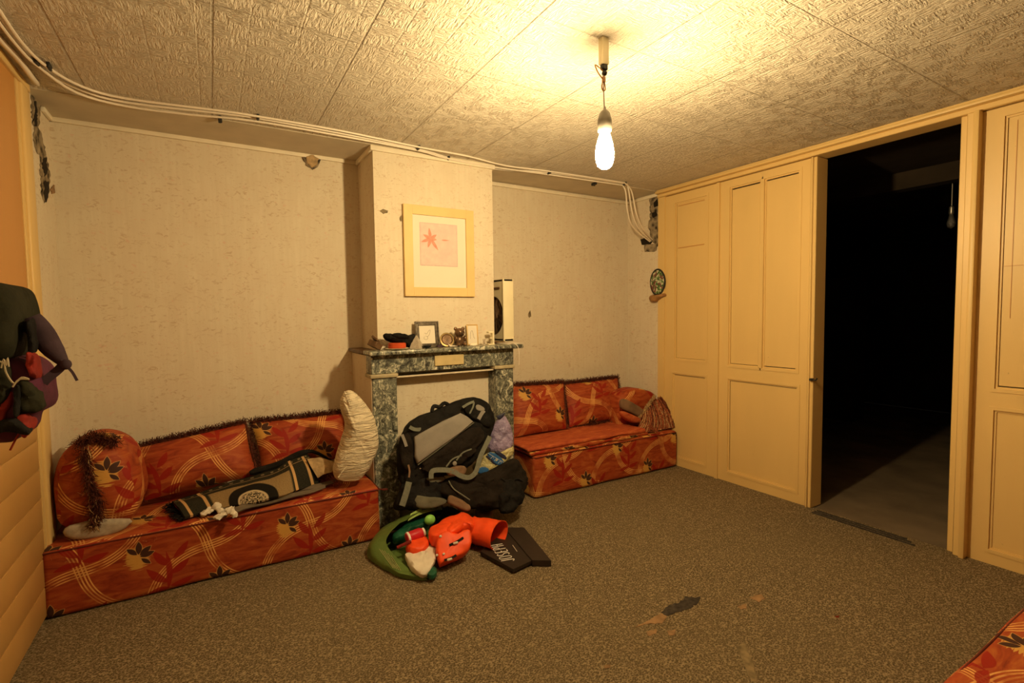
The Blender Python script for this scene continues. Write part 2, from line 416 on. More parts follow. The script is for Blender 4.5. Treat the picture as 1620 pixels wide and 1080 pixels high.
    def sheet(s, rows, th=.003, uv01=False):
        n, m = len(rows), len(rows[0]); P = [[V(p) for p in r] for r in rows]
        vs = []; nr = {}
        for i in range(n):
            for j in range(m):
                a = P[min(i + 1, n - 1)][j] - P[max(i - 1, 0)][j]; b = P[i][min(j + 1, m - 1)] - P[i][max(j - 1, 0)]
                q = a.cross(b); nr[i, j] = q.normalized() if q.length > 1e-12 else V((0, 0, 1))
        for sgn in (.5, -.5):
            for i in range(n):
                for j in range(m): vs.append(P[i][j] + nr[i, j] * th * sgn)
        o = n * m; fs = []
        for i in range(n - 1):
            for j in range(m - 1):
                a = i * m + j; fs.append((a, a + m, a + m + 1, a + 1)); fs.append((o + a, o + a + 1, o + a + m + 1, o + a + m))
        for i in range(n - 1):
            a = i * m; fs.append((a, o + a, o + a + m, a + m)); a = i * m + m - 1; fs.append((a, a + m, o + a + m, o + a))
        for j in range(m - 1):
            a = j; fs.append((a, a + 1, o + a + 1, o + a)); a = (n - 1) * m + j; fs.append((a, o + a, o + a + 1, a + 1))
        uvs = [(i / (n - 1), j / (m - 1)) for _ in range(2) for i in range(n) for j in range(m)] if uv01 else None
        return s.addm(vs, fs, uvs)
    def puff(s, out, nrm, tf=.05, tb=.05, rings=6, wr=.004, nf=12, sub=2, flat=.5, seed=0):
        """soft body from an outline: front and back bulge along nrm; tf/tb real thicknesses"""
        out = [V(p) for p in out]; nrm = V(nrm).normalized()
        for _ in range(sub):                          # smooth the outline (Chaikin)
            o2 = []
            for i in range(len(out)):
                a, b = out[i], out[(i + 1) % len(out)]; o2 += [a * .75 + b * .25, a * .25 + b * .75]
            out = o2
        c = sum(out, V()) / len(out); n = len(out); vs = []; fs = []
        prof = []
        for k in range(rings + 1):
            a = PI / 2 * k / rings; prof.append((1 - (1 - math.cos(a)) * (1 - flat) if k < rings else flat, math.sin(a) ** .7))
        prof += [(flat * .6, 1.02), (flat * .25, 1.03)]
        seq = [(sc, -h * tb) for sc, h in reversed(prof[1:])] + [(sc, h * tf) for sc, h in prof]
        sd = V((seed * 3.1, seed * 1.7, seed))
        for sc, h in seq:
            for p in out:
                q = c + (p - c) * sc + nrm * h
                w_ = noise.noise(q * nf + sd) * wr + noise.noise(q * nf * 2.7 + sd) * wr * .5
                vs.append(q + nrm * w_ * (1 if h >= 0 else -1) + (p - c).normalized() * w_ * .6)
        for i in range(len(seq) - 1):
            for k in range(n):
                a = i * n + k; b = i * n + (k + 1) % n; fs.append((a, b, b + n, a + n))
        vs += [c + nrm * seq[0][1], c + nrm * seq[-1][1]]; e = len(vs)
        for k in range(n):
            fs.append((e - 2, (k + 1) % n, k)); q = (len(seq) - 1) * n; fs.append((e - 1, q + k, q + (k + 1) % n))
        return s.addm(vs, fs)
    def cushion(s, bl, br, tr, tl, th, n=22, wr=.004, seed=0):
        bl, br, tr, tl = map(V, (bl, br, tr, tl)); nr = (br - bl).cross(tl - bl).normalized()
        W = (br - bl).length; H = (tl - bl).length; vs = []; uvs = []; fs = []
        for sgn in (1, -1):
            for i in range(n + 1):
                for j in range(n + 1):
                    u = i / n; v = j / n; a, b = 2 * u - 1, 2 * v - 1
                    pin = .035                         # sides bow in between the corners
                    uu = .5 + (u - .5) * (1 - pin * (1 - b * b) * 1.0); vv = .5 + (v - .5) * (1 - pin * (1 - a * a))
                    p = bl.lerp(br, uu).lerp(tl.lerp(tr, uu), vv)
                    h = (max(0, 1 - abs(a) ** 2.6) * max(0, 1 - abs(b) ** 2.6)) ** .55 * th / 2
                    h += wr * noise.noise(p * 14 + V((seed, 0, sgn))) * (1 if h > .004 else 0)
                    vs.append(p + nr * h * sgn); uvs.append((u * W + seed * .13, v * H + seed * .07))
        m = n + 1; o = m * m
        for i in range(n):
            for j in range(n):
                a = i * m + j; fs.append((a, a + m, a + m + 1, a + 1)); fs.append((o + a, o + a + 1, o + a + m + 1, o + a + m))
        return s.addm(vs, fs, uvs)
    def fringe(s, pts, dens, L, spread, wid=.0016, down=0.0, nseg=3, out=None):
        """loose curly threads along a line"""
        pts = [V(p) for p in pts]; segs = [(pts[i + 1] - pts[i]).length for i in range(len(pts) - 1)]; T = sum(segs)
        for _ in range(int(T * dens)):
            t = R.random() * T; i = 0
            while i < len(segs) - 1 and t > segs[i]: t -= segs[i]; i += 1
            p = pts[i].lerp(pts[i + 1], min(1, t / max(segs[i], 1e-6)))
            d = V((R.gauss(0, 1), R.gauss(0, 1), R.gauss(0, 1))).normalized() * spread
            if out is not None: d += V(out)
            d.z -= down; d.normalize(); l = L * R.uniform(.5, 1.1)
            sd = d.orthogonal().normalized(); sd = Matrix.Rotation(R.random() * 6.3, 3, d) @ sd
            b = len(s.v)
            for k in range(nseg + 1):
                q = p + d * l * k / nseg; s.v += [q - sd * wid, q + sd * wid]
                d = (d + V((R.gauss(0, .35), R.gauss(0, .35), R.gauss(0, .35) - down * .3)) * .8).normalized()
            for k in range(nseg): s.f.append((b + 2 * k, b + 2 * k + 1, b + 2 * k + 3, b + 2 * k + 2))
        return s
    def build(s, name, m, parent=None, smooth=True, uvoff=(0, 0), ang=40):
        vs = s.v
        if parent is not None: org = V(parent.get('_o', (0, 0, 0)))
        else:
            org = V(((min(p.x for p in vs) + max(p.x for p in vs)) / 2, (min(p.y for p in vs) + max(p.y for p in vs)) / 2, min(p.z for p in vs)))
        me = bpy.data.meshes.new(name); me.from_pydata([p - org for p in vs], [], s.f); me.validate(); me.update()
        uvl = me.uv_layers.new(name='UVMap')
        mm = M[m] if isinstance(m, str) else m
        me.materials.append(mm)
        if mm.name in ('floral_damask', 'woven_rug'):
            for poly in me.polygons:
                n = poly.normal; ax = max(range(3), key=lambda a: abs(n[a]))
                for li in poly.loop_indices:
                    vi = me.loops[li].vertex_index
                    if vi in s.uv: uvl.data[li].uv = s.uv[vi]; continue
                    p = me.vertices[vi].co + org
                    q = (p.y, p.z) if ax == 0 else (p.x, p.z) if ax == 1 else (p.x, p.y)
                    uvl.data[li].uv = (q[0] + uvoff[0] + 5, q[1] + uvoff[1] + 5)
        if smooth:
            me.polygons.foreach_set('use_smooth', [True] * len(me.polygons))
            try: me.set_sharp_from_angle(angle=math.radians(ang))
            except Exception: pass
        o = bpy.data.objects.new(name, me); S.collection.objects.link(o)
        if parent is not None: o.parent = parent; o['_o'] = tuple(org)
        else: o.location = org; o['_o'] = tuple(org)
        return o

def tag(o, label, cat, group=None, kind=None):
    o['label'] = label; o['category'] = cat
    if group: o['group'] = group
    if kind: o['kind'] = kind
    return o
def thing(name, label, cat, loc, group=None):
    o = bpy.data.objects.new(name, None); S.collection.objects.link(o); o.location = loc
    o.empty_display_size = .1; o['_o'] = tuple(loc); return tag(o, label, cat, group)
def struct(o): o['kind'] = 'structure'; return o
def sbox(name, lo, hi, m, parent=None):
    o = MB().box(lo, hi).build(name, m, parent, smooth=False)
    return struct(o) if parent is None else o
def smooth_line(pts, k=4):
    """Catmull-Rom"""
    P = [V(p) for p in pts]; out = []
    for i in range(len(P) - 1):
        a, b, c, d = P[max(i - 1, 0)], P[i], P[i + 1], P[min(i + 2, len(P) - 1)]
        for j in range(k):
            t = j / k
            out.append(.5 * ((2 * b) + (c - a) * t + (2 * a - 5 * b + 4 * c - d) * t * t + (3 * b - a - 3 * c + d) * t ** 3))
    out.append(P[-1]); return out

# ================================================================ SETTING
XL, XR, YB, YF, ZC = -.70, 3.50, 3.60, -2.6, 2.44
fl = sbox('floor', (XL - .1, YF - .1, -.1), (XR, YB + .1, 0), 'carpet')
sbox('ceiling', (XL - .1, YF - .1, ZC), (XR + .1, YB + .1, ZC + .1), 'ceiling')
sbox('trim_1', (XL, 3.20, ZC - .004), (XR, YB, ZC), 'plainceil')
wb = sbox('wall_back', (XL - .1, YB, 0), (XR + .1, YB + .1, ZC), 'wallpaper')
sbox('wall_front', (XL - .1, YF - .1, 0), (XR + .1, YF, ZC), 'wood')  # unseen wall behind the camera, coloured dark to cut bounced light
wl = sbox('wall_left', (XL - .1, YF, 0), (XL, YB, ZC), 'wallpaper')
wr_ = struct(MB().box((XR, 3.19, 0), (XR + .1, YB, ZC)).box((XR, YF, 0), (XR + .1, -.2, ZC)).build('wall_right', 'wallpaper', None, smooth=False))
# chimney breast
CHX0, CHX1, CHY = .922, 1.790, 3.222
ch = sbox('wall_chimney', (CHX0, CHY, 0), (CHX1, YB, ZC), 'wallpaper')
# cornice battens
b = MB()
for lo, hi in (((XL, 3.582, 2.412), (CHX0, YB, 2.438)), ((CHX1, 3.582, 2.400), (XR, YB, 2.426)),
               ((CHX0 - .018, CHY - .018, 2.405), (CHX1 + .018, CHY, 2.438)), ((CHX0 - .018, CHY, 2.405), (CHX0, 3.585, 2.438)),
               ((CHX1, CHY, 2.405), (CHX1 + .018, 3.585, 2.438)), ((XL, 3.44, 2.412), (XL + .018, YB, 2.438)),
               ((XR - .018, 3.20, 2.400), (XR, YB, 2.426))):
    b.rbox(lo, hi, .005)
struct(b.build('trim_2', 'cornice'))

# ---- panelled partition on the right
def ybox(b, y0, y1, z0, z1, x0, x1, r=.003): b.rbox((x0, y0, z0), (x1, y1, z1), r, 1)
def leaf(name, y0, y1, z0, z1, panels, gaps, m='paint', extra=None):
    b = MB(); ys = sorted({y0, y1, *[p[0] for p in panels], *[p[1] for p in panels]}); zs = sorted({z0, z1, *[p[2] for p in panels], *[p[3] for p in panels]})
    for i in range(len(ys) - 1):                      # stiles and rails, cells merged per column
        run = None
        for k in range(len(zs) - 1):
            yc, zc = (ys[i] + ys[i + 1]) / 2, (zs[k] + zs[k + 1]) / 2
            hole = any(p[0] < yc < p[1] and p[2] < zc < p[3] for p in panels)
            if not hole: run = (run[0], zs[k + 1]) if run else (zs[k], zs[k + 1])
            if (hole or k == len(zs) - 2) and run:
                b.box((XR - .02, ys[i], run[0]), (XR + .02, ys[i + 1], run[1])); run = None
    o = b.build(name, m, None, smooth=False); struct(o)
    for p, gp in zip(panels, gaps):
        a0, a1, c0, c1 = p; q = MB()                  # moulding, mitred look by overlapping rods
        for t, dx in ((.014, .0), (.024, .010)):
            x0 = XR - .024 + dx
            q.box((x0, a0 - .004, c0 - .004), (XR + .01, a0 + t, c1 + .004)); q.box((x0, a1 - t, c0 - .004), (XR + .01, a1 + .004, c1 + .004))
            q.box((x0, a0 + t, c0 - .004), (XR + .01, a1 - t, c0 + t)); q.box((x0, a0 + t, c1 - t), (XR + .01, a1 - t, c1 + .004))
        q.build('moulding', m, o, smooth=False)
        g0, g1, gb_, gt = gp                          # shrunken boards leave open gaps
        MB().box((XR - .008, a0 + .024 + g0, c0 + .024 + gb_), (XR + .004, a1 - .024 - g1, c1 - .024 - gt)).build('panel', m, o, smooth=False)
        MB().box((XR + .004, a0 + .01, c0 + .01), (XR + .008, a1 - .01, c1 - .01)).build('gap_shade', 'dark', o, smooth=False)  # near-black sheet, painted as the shade of the void behind the gaps
    return o
g_ = .0025
sbox('trim_3', (XR - .03, 3.115, 0), (XR + .05, 3.19, ZC - .03), 'paint')
d1 = leaf('door_1', 2.585, 3.115, 0, 2.37, [(2.67, 3.02, .93, 2.31), (2.67, 3.04, .065, .83)], [(.0, .003, g_, 0), (0, 0, 0, .005)])
b = MB(); 
for a in (((XR - .012, 2.715, 1.905), (XR - .0065, 2.98, 1.912)), ((XR - .012, 2.715, 2.265), (XR - .0065, 2.98, 2.27))): b.box(*a)
b.build('infill_joint', 'paint2', d1, smooth=False)
sbox('trim_4', (XR - .035, 2.557, 0), (XR + .05, 2.585, 2.37), 'paint')
d2 = leaf('door_2', 1.86, 2.557, 0, 2.37, [(2.205, 2.487, .92, 2.325), (1.925, 2.205 - .0, .92, 2.325), (1.915, 2.487, .07, .835)],
          [(0, g_, .004, .009), (g_ * 1.4, 0, .006, .008), (0, .004, 0, .005)])
b = MB(); b.rbox((XR - .028, 2.190, .93), (XR + .0, 2.220, 2.315), .003, 1); b.build('mullion', 'paint', d2)
b = MB(); b.rbox((XR - .033, 1.818, 0), (XR + .10, 1.86, 2.37), .004, 1); b.rbox((XR - .045, 1.838, 0), (XR - .03, 1.853, 2.37), .004, 1)
struct(b.build('trim_5', 'paint'))
b = MB(); b.rbox((XR - .060, 1.812, .880), (XR - .030, 1.832, .896), .003, 1); b.tube([(XR - .05, 1.82, .888), (XR - .055, 1.79, .886), (XR - .045, 1.785, .90)], .005)
b.build('latch', 'clip', d2)
# head rail, two stepped fillets
b = MB(); b.rbox((XR - .045, -.2, 2.375), (XR + .10, 3.19, 2.405), .004, 1); b.rbox((XR - .075, -.2, 2.405), (XR + .1, 3.19, 2.425), .006, 2); b.rbox((XR - .055, -.2, 2.425), (XR + .1, 3.19, ZC), .002, 1)
struct(b.build('trim_6', 'paint'))
# near jamb and near leaf
b = MB(); b.rbox((XR - .02, 1.048, 0), (XR + .20, 1.085, 2.375), .003, 1)
struct(b.build('trim_7', M['paint']))
b = MB(); b.rbox((XR - .055, 1.018, 0), (XR + .02, 1.05, 2.375), .004, 1); b.rbox((XR - .075, .995, 0), (XR + .02, 1.02, 2.375), .006, 2)
struct(b.build('trim_8', 'paint'))
d3 = leaf('door_3', .14, .995, 0, 2.37, [(.24, .925, .92, 2.335), (.24, .925, .065, .835)], [(0, g_, .006, 0), (0, 0, 0, .0)])
b = MB(); b.box((XR - .0105, .30, 1.565), (XR - .0075, .90, 1.5675)); b.box((XR - .0105, .865, 1.30), (XR - .0075, .8675, 2.29))
b.build('panel_crack', 'paint2', d3, smooth=False)
sbox('trim_9', (XR - .03, -.2, 0), (XR + .05, .14, ZC - .03), 'paint')

# ---- dark room beyond the opening
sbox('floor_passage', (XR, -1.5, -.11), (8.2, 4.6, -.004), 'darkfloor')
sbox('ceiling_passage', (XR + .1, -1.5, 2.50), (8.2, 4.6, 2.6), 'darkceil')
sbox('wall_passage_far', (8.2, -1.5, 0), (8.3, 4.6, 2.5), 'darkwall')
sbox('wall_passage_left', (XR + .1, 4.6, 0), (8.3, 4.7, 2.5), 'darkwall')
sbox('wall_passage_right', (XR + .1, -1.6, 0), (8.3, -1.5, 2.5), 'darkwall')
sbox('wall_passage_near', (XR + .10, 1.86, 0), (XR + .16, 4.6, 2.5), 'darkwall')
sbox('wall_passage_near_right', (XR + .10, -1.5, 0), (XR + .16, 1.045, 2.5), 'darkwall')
sbox('trim_10', (5.0, -1.5, 2.36), (5.14, 4.6, 2.50), 'darkceil')
sbox('trim_11', (6.6, 3.0, 0), (6.9, 3.9, 1.75), 'darkwall')
b = MB()   # worn threshold, dark rails
a0, a1 = pz(1296, 811, 0), pz(1448, 861, 0)
for off, w_ in ((0, .006), (.03, .006), (.06, .004)):
    b.box((a1.x - .03 + off, 1.20 + off, 0), (a1.x - .03 + off + w_, 1.77, .008))
struct(b.build('trim_12', 'dark_stain', None, smooth=False))
dbx = py_(1505, 320, 2.0)
t = thing('ceiling_lamp', 'unlit bare glass bulb hanging from a wire in the dark room beyond the doorway', 'lamp', (5.20, 1.66, 2.0))
b0 = V(py_(1505, 345, 1.66)); 
MB().tube([(b0.x, b0.y, b0.z + .09), (b0.x, b0.y, 2.5)], .003).build('wire', 'cable', t)
MB().lathe([(.004, .10), (.016, .09), (.018, .04), (.014, .03)], b0).build('socket', 'steel', t)
MB().lathe([(.013, .035), (.02, .0), (.03, -.04), (.024, -.07), (.004, -.085)], b0).build('bulb', 'glass', t)

# ---- left wall door with planked lower part and casing
b = MB()
b.rbox((XL, 3.11, 0), (XL + .022, 3.165, 2.40), .005, 2); b.rbox((XL, 3.02, 0), (XL + .030, 3.11, 2.40), .010, 3); b.rbox((XL, 2.99, 0), (XL + .018, 3.025, 2.40), .003, 1)
b.rbox((XL, 1.95, 2.40), (XL + .025, 3.165, 2.438), .004, 1)
struct(b.build('trim_13', 'paint'))
d4 = struct(MB().rbox((XL, 2.05, .95), (XL + .012, 2.99, 2.40), .002, 1).build('door_4', 'paint2'))
for i in range(7): MB().rbox((XL + .001, 2.05, .02 + i * .133), (XL + .014, 2.99, .018 + (i + 1) * .133), .005, 2).build('plank', 'plankpaint', d4)
struct(MB().rbox((XL, YF, 0), (XL + .012, 2.05, .95), .002, 1).build('trim_14', 'plankpaint'))

# ---- damage to walls and carpet
def blob_patch(px_pts, proj, nrm, name, m, parent, th=.006, seed=0, wr=.004):
    jag = []; rr = random.Random(seed + 11)
    for i, a in enumerate(px_pts):
        c = px_pts[(i + 1) % len(px_pts)]; L = math.hypot(a[0] - c[0], a[1] - c[1]); n = max(2, int(L / 3.5)); j_ = min(1.6, L * .12)
        for k in range(n): jag.append((a[0] + (c[0] - a[0]) * k / n + rr.uniform(-j_, j_), a[1] + (c[1] - a[1]) * k / n + rr.uniform(-j_, j_) * .7))
    out = [proj(*p) for p in jag]
    MB().puff(out, nrm, th, .002, rings=3, wr=wr, nf=40, sub=0, flat=.8, seed=seed).build(name, m, parent)
lw = lambda a, c: pxx(a, c, XL + .002)
for i, (pts, m) in enumerate((
    ([(50, 148), (58, 140), (66, 150), (64, 175), (60, 205), (53, 203), (50, 178)], 'rubble'),
    ([(54, 203), (61, 200), (68, 218), (72, 245), (68, 252), (58, 240), (53, 225)], 'rubble'),
    ([(64, 242), (70, 240), (77, 262), (79, 285), (76, 310), (71, 322), (66, 305), (64, 275)], 'rubble'),
    ([(67, 145), (75, 135), (92, 145), (90, 156), (78, 156), (70, 158)], 'dark'),
    ([(69, 285), (75, 288), (76, 308), (71, 320), (67, 305)], 'dark'),
    ([(52, 160), (56, 158), (58, 200), (54, 200)], 'dark'),
    ([(65, 250), (72, 248), (74, 275), (68, 280)], 'dark'),
    ([(80, 300), (86, 290), (87, 303), (82, 307)], 'backing2'))):
    blob_patch(pts, lw, (1, 0, 0), 'plaster_hole', m, wl, .003 + .0015 * (i > 2), i, .002)
bw = lambda a, c: py_(a, c, YB - .003)
blob_patch([(478, 247), (484, 243), (503, 241), (509, 250), (505, 263), (494, 268), (484, 262)], bw, (0, -1, 0), 'plaster_hole', 'rubble', wb, .010, 3)
blob_patch([(482, 249), (494, 245), (504, 252), (500, 262), (493, 266), (486, 260)], bw, (0, -1, 0), 'plaster_lump', 'filler', wb, .018, 4)
cw = lambda a, c: py_(a, c, CHY - .002)
blob_patch([(600, 334), (605, 331), (614, 333), (613, 337), (606, 338)], cw, (0, -1, 0), 'plaster_chip', 'backing', ch, .004, 4, .001)
blob_patch([(632, 344), (634, 341), (635, 350), (633, 350)], cw, (0, -1, 0), 'plaster_chip', 'backing', ch, .003, 4, .001)
blob_patch([(835, 497), (838, 491), (840, 500), (837, 503)], bw, (0, -1, 0), 'plaster_chip', 'backing', wb, .003, 4, .001)
rw = lambda a, c: pxx(a, c, XR - .002)
for i, (pts, m) in enumerate((
    ([(1028, 312), (1042, 305), (1042, 345), (1042, 388), (1033, 385), (1026, 360), (1029, 335)], 'rubble'),
    ([(1034, 320), (1042, 314), (1042, 326), (1036, 328)], 'dark'), ([(1032, 336), (1040, 332), (1040, 343), (1033, 345)], 'dark'),
    ([(1014, 378), (1024, 374), (1033, 380), (1028, 388), (1016, 387)], 'dark'),
    ([(1018, 388), (1032, 385), (1042, 388), (1036, 398), (1020, 399)], 'rubble'))):
    blob_patch(pts, rw, (-1, 0, 0), 'plaster_hole', m, wr_, .004 + .002 * (i > 0), i, .002)
fz = lambda a, c: pz(a, c, .0015)
for i, (pts, m) in enumerate((
    ([(1046, 968), (1056, 958), (1085, 949), (1084, 942), (1090, 944), (1109, 944), (1104, 953), (1092, 962), (1070, 969), (1055, 974)], 'dark_stain'),
    ([(1004, 992), (1030, 979), (1046, 970), (1056, 974), (1048, 986), (1028, 986)], 'backing2'),
    ([(1186, 944), (1205, 940), (1211, 947), (1200, 952)], 'backing2'), ([(1168, 958), (1180, 955), (1182, 962), (1172, 964)], 'backing2'),
    ([(1021, 1000), (1038, 994), (1040, 1000), (1026, 1006)], 'backing2'), ([(1055, 998), (1070, 995), (1068, 1004), (1058, 1004)], 'backing2'),
    ([(955, 1052), (966, 1050), (966, 1056), (957, 1057)], 'backing2'), ([(1185, 945), (1190, 952), (1182, 957)], 'backing'),
    ([(1165, 1020), (1180, 1016), (1192, 1050), (1198, 1078), (1188, 1078)], 'backing'),
    ([(1320, 974), (1328, 973), (1326, 977)], 'redcloth'))):
    blob_patch(pts, fz, (0, 0, 1), 'carpet_tear', m, fl, .0012, i, .0006)

# ================================================================ CABLES
def czl(px_pts, z, dx=0, dy=0): return smooth_line([V(pz(a, c, z)) + V((dx, dy, 0)) for a, c in px_pts], 4)
runA = [(-30, -25), (0, 18), (35, 68), (75, 106), (130, 137), (200, 156), (348, 175), (408, 184), (540, 207), (665, 233), (740, 247), (800, 262), (870, 271), (988, 289)]
runB = [(-30, -5), (0, 38), (30, 76), (58, 103), (120, 146), (200, 168), (300, 181), (400, 191), (540, 215), (662, 238), (705, 250), (780, 264), (868, 276), (985, 293)]
runC = [(-30, -15), (0, 28), (34, 76), (70, 112), (128, 142), (200, 162), (348, 179), (408, 187), (540, 211), (663, 236), (730, 256), (790, 268), (869, 273), (992, 291)]
drop = lambda pts: [py_(a, c, y) for (a, c), y in zip(pts, (3.115, 3.15, 3.20, 3.265))]   # slack hanging down to the wall hole
wires = [
 (runA, ZC - .016, .006, [(999, 302), (1006, 335), (1016, 360), (1032, 379)], 'white electric cable along the ceiling, nearest the bulb of the bundle'),
 (runB, ZC - .020, .006, [(990, 304), (993, 335), (1002, 360), (1028, 382)], 'white electric cable along the ceiling, closest of the bundle to the chimney breast'),
 (runC, ZC - .009, .006, [(995, 303), (1000, 335), (1010, 361), (1030, 381)], 'white electric cable running in the middle of the ceiling bundle'),
]
for pts, z, r, dr, lab in wires:
    p = czl(pts, z)
    q = smooth_line([p[-1]] + drop(dr), 6)
    tag(MB().tube(p + q[1:], r, 8).build('electric_cable', 'cable'), lab, 'cable', 'ceiling cable bundle')
tag(MB().tube(smooth_line([pz(a, c, ZC - .014) for a, c in ((-40, 15), (0, 62), (30, 95), (55, 128))] + [pxx(66, 137, XL + .02), pxx(68, 145, XL + .005)], 4), .011, 10).build('conduit_pipe', 'cable'),
    'thick pale conduit at upper left running to the corner hole', 'pipe')
for (a, c, z, lab) in ((58, 98, ZC, 'small black cable clip on ceiling nearest the left wall'), (78, 106, ZC, 'black cable clip on ceiling, second from the left wall'),
                  (408, 186, ZC, 'black cable clip holding the bundle over the left sofa'), (662, 234, ZC, 'black cable clip on the bundle before the chimney breast'),
                  (869, 273, ZC, 'black cable clip on the bundle right of the chimney breast'), (988, 291, ZC, 'grey cable clip where the cables turn down at the right corner')):
    p = V(pz(a, c, z - .014)); t = MB()
    t.rbox(p + V((-.006, -.022, -.010)), p + V((.006, .022, .014)), .003, 1); t.tube([p + V((0, .024, -.005)), p + V((0, .024, .014))], .004, 6)
    tag(t.build('cable_clip', 'clip'), lab, 'clip', 'cable clips on the ceiling')
for (a, c, lab) in ((348, 191, 'empty black cable clip below the bundle above the left sofa'), (940, 292, 'empty black cable clip beside the bulb near the back wall'), (708, 253, 'black cable clip over the top of the chimney breast')):
    p = V(pz(a, c, ZC - .02)); t = MB()
    t.rbox(p + V((-.008, -.03, -.004)), p + V((.008, .03, .020)), .003, 1); t.tube([p + V((-.006, 0, -.008)), p + V((.008, 0, -.008)), p + V((.008, 0, .01))], .003, 6)
    tag(t.build('cable_clip', 'clip'), lab, 'clip', 'cable clips on the ceiling')

# ================================================================ BULB
bx, by = 1.374, 1.547
t = thing('hanging_bulb', 'lit bare bulb hanging on a short wire from the ceiling', 'lamp', (bx, by, ZC))
MB().rbox((bx - .017, by - .014, 2.335), (bx + .017, by + .014, ZC), .004, 2).build('ceiling_rose', 'cream', t)
b = MB(); b.rbox((bx - .013, by - .010, 2.315), (bx + .016, by + .01, 2.338), .004, 1); b.ball((bx + .004, by, 2.305), .011); b.build('connector', 'clip', t)
b = MB(); b.tube(smooth_line([(bx, by, 2.31), (bx - .03, by - .005, 2.318), (bx - .045, by, 2.325), (bx - .03, by, 2.300), (bx - .008, by, 2.282), (bx - .001, by, 2.275)], 4), .0028, 6)
b.tube(smooth_line([(bx, by, 2.28), (bx + .009, by + .004, 2.262), (bx + .007, by, 2.243), (bx - .002, by, 2.235), (bx - .010, by, 2.247), (bx - .007, by, 2.266), (bx + .001, by, 2.285)], 4), .0028, 6)
b.rbox((bx - .007, by - .006, 2.268), (bx + .007, by + .006, 2.292), .004, 2); b.build('cord_knot', 'wood2', t)
MB().tube([(bx, by, 2.312), (bx, by, 2.28), (bx - .001, by, 2.24), (bx + .003, by, 2.16)], .0024, 6).build('wire', 'bronze', t)
MB().lathe([(.004, .092), (.006, .082), (.014, .075), (.021, .066), (.028, .04), (.0285, .0), (.026, -.004)], (bx + .004, by, 2.082), 24).build('socket', 'socket', t)
MB().lathe([(.016, .152), (.019, .142), (.026, .120), (.033, .095), (.037, .065), (.036, .038), (.029, .014), (.015, .002), (.002, .0)], (bx + .004, by, 1.930), 32).build('bulb', 'bulb', t)

# ================================================================ FIREPLACE
MX0, MX1, MY = .842, 1.880, 3.10
t = thing('fireplace_surround', 'grey green marble mantelpiece with papered-in hearth on the chimney breast', 'fireplace', ((MX0 + MX1) / 2, 3.2, 0))
for x0, x1 in ((MX0, MX0 + .165), (MX1 - .155, MX1)):
    MB().rbox((x0 + .006, MY, 0), (x1 - .004, CHY - .001, .965), .004, 1).build('pilaster', 'marble', t)
    MB().rbox((x0 - .010, MY - .014, .963), (x1 + .004, CHY - .001, .988), .007, 2).build('capital', 'tanstone', t)
MB().rbox((MX0, MY, .988), (MX1, CHY - .001, 1.105), .004, 1).build('lintel', 'marble', t)
MB().rbox((MX0 - .02, MY - .055, 1.108), (MX1 + .055, CHY - .001, 1.137), .009, 3).build('mantel_shelf', 'marble', t)
MB().box((MX0 + .002, CHY, 0), (CHX0 - .001, YB - .001, 1.10)).build('papered_cheek', 'wallpaper', t, smooth=False)
MB().box((CHX1 + .001, CHY, 0), (MX1 - .004, YB - .001, 1.10)).build('papered_cheek', 'wallpaper', t, smooth=False)
MB().box((MX0 + .001, MY + .012, 0), (MX0 + .005, CHY, .96)).build('papered_edge', 'wallpaper', t, smooth=False)
MB().rbox((MX0 - .02, CHY, 1.108), (CHX0 - .001, YB - .001, 1.132), .004, 1).build('side_shelf', 'wood', t)
MB().rbox((CHX1 + .001, CHY, 1.108), (MX1 + .055, YB - .001, 1.132), .004, 1).build('side_shelf', 'wood', t)
MB().rbox((py_(687, 570, MY).x, MY - .012, 1.016), (py_(733, 570, MY).x, MY - .001, 1.086), .003, 1).build('plaque', 'plaque', t)
MB().box((MX0 + .165, MY + .02, .955), (MX1 - .155, CHY, .9635)).build('hearth_head', 'wallpaper', t, smooth=False)

# ---- picture
PY = CHY - .001
a, c, d, e = [V(py_(*q, PY)) for q in ((636, 323), (747, 334), (747, 470), (638, 468))]
x0, x1, z0, z1 = a.x, c.x, (d.z + e.z) / 2, (a.z + c.z) / 2
t = thing('framed_picture', 'pale wooden frame with small pink flower print above mantelpiece', 'picture', ((x0 + x1) / 2, PY, z0))
fw = .062; b = MB()
for lo, hi in (((x0, z0), (x0 + fw, z1)), ((x1 - fw, z0), (x1, z1)), ((x0 + fw - .002, z0), (x1 - fw + .002, z0 + fw)), ((x0 + fw - .002, z1 - fw), (x1 - fw + .002, z1))):
    b.rbox((lo[0], PY - .024, lo[1]), (hi[0], PY, hi[1]), .002, 1)
b.build('frame', 'frame', t)
MB().box((x0 + fw - .005, PY - .011, z0 + fw - .005), (x1 - fw + .005, PY - .006, z1 - fw + .005)).build('mat_board', 'paper', t, smooth=False)
xa, xb = V(py_(663, 360, PY)).x + .003, V(py_(721, 360, PY)).x; za, zb = V(py_(690, 420, PY)).z, V(py_(690, 355, PY)).z
g = G('pink_print', .8, .1); co = g.coord()
g.base(g.ramp(g.noise(co, 25, 4), [(.3, (.66, .50, .47)), (.7, (.70, .58, .52))])); M['print'] = g.m
M['petal'] = plain('coral_petal', (.70, .30, .22), .8, .15, 60, 0); M['petal2'] = plain('pink_edge', (.62, .43, .43), .8, .1, 60, 0)
MB().box((xa - .004, PY - .0122, za - .004), (xb + .004, PY - .011, zb + .004)).build('print_edge', 'petal2', t, smooth=False)
MB().box((xa, PY - .013, za), (xb, PY - .0118, zb)).build('print', 'print', t, smooth=False)
b = MB(); fc = V(py_(680, 378, PY)); 
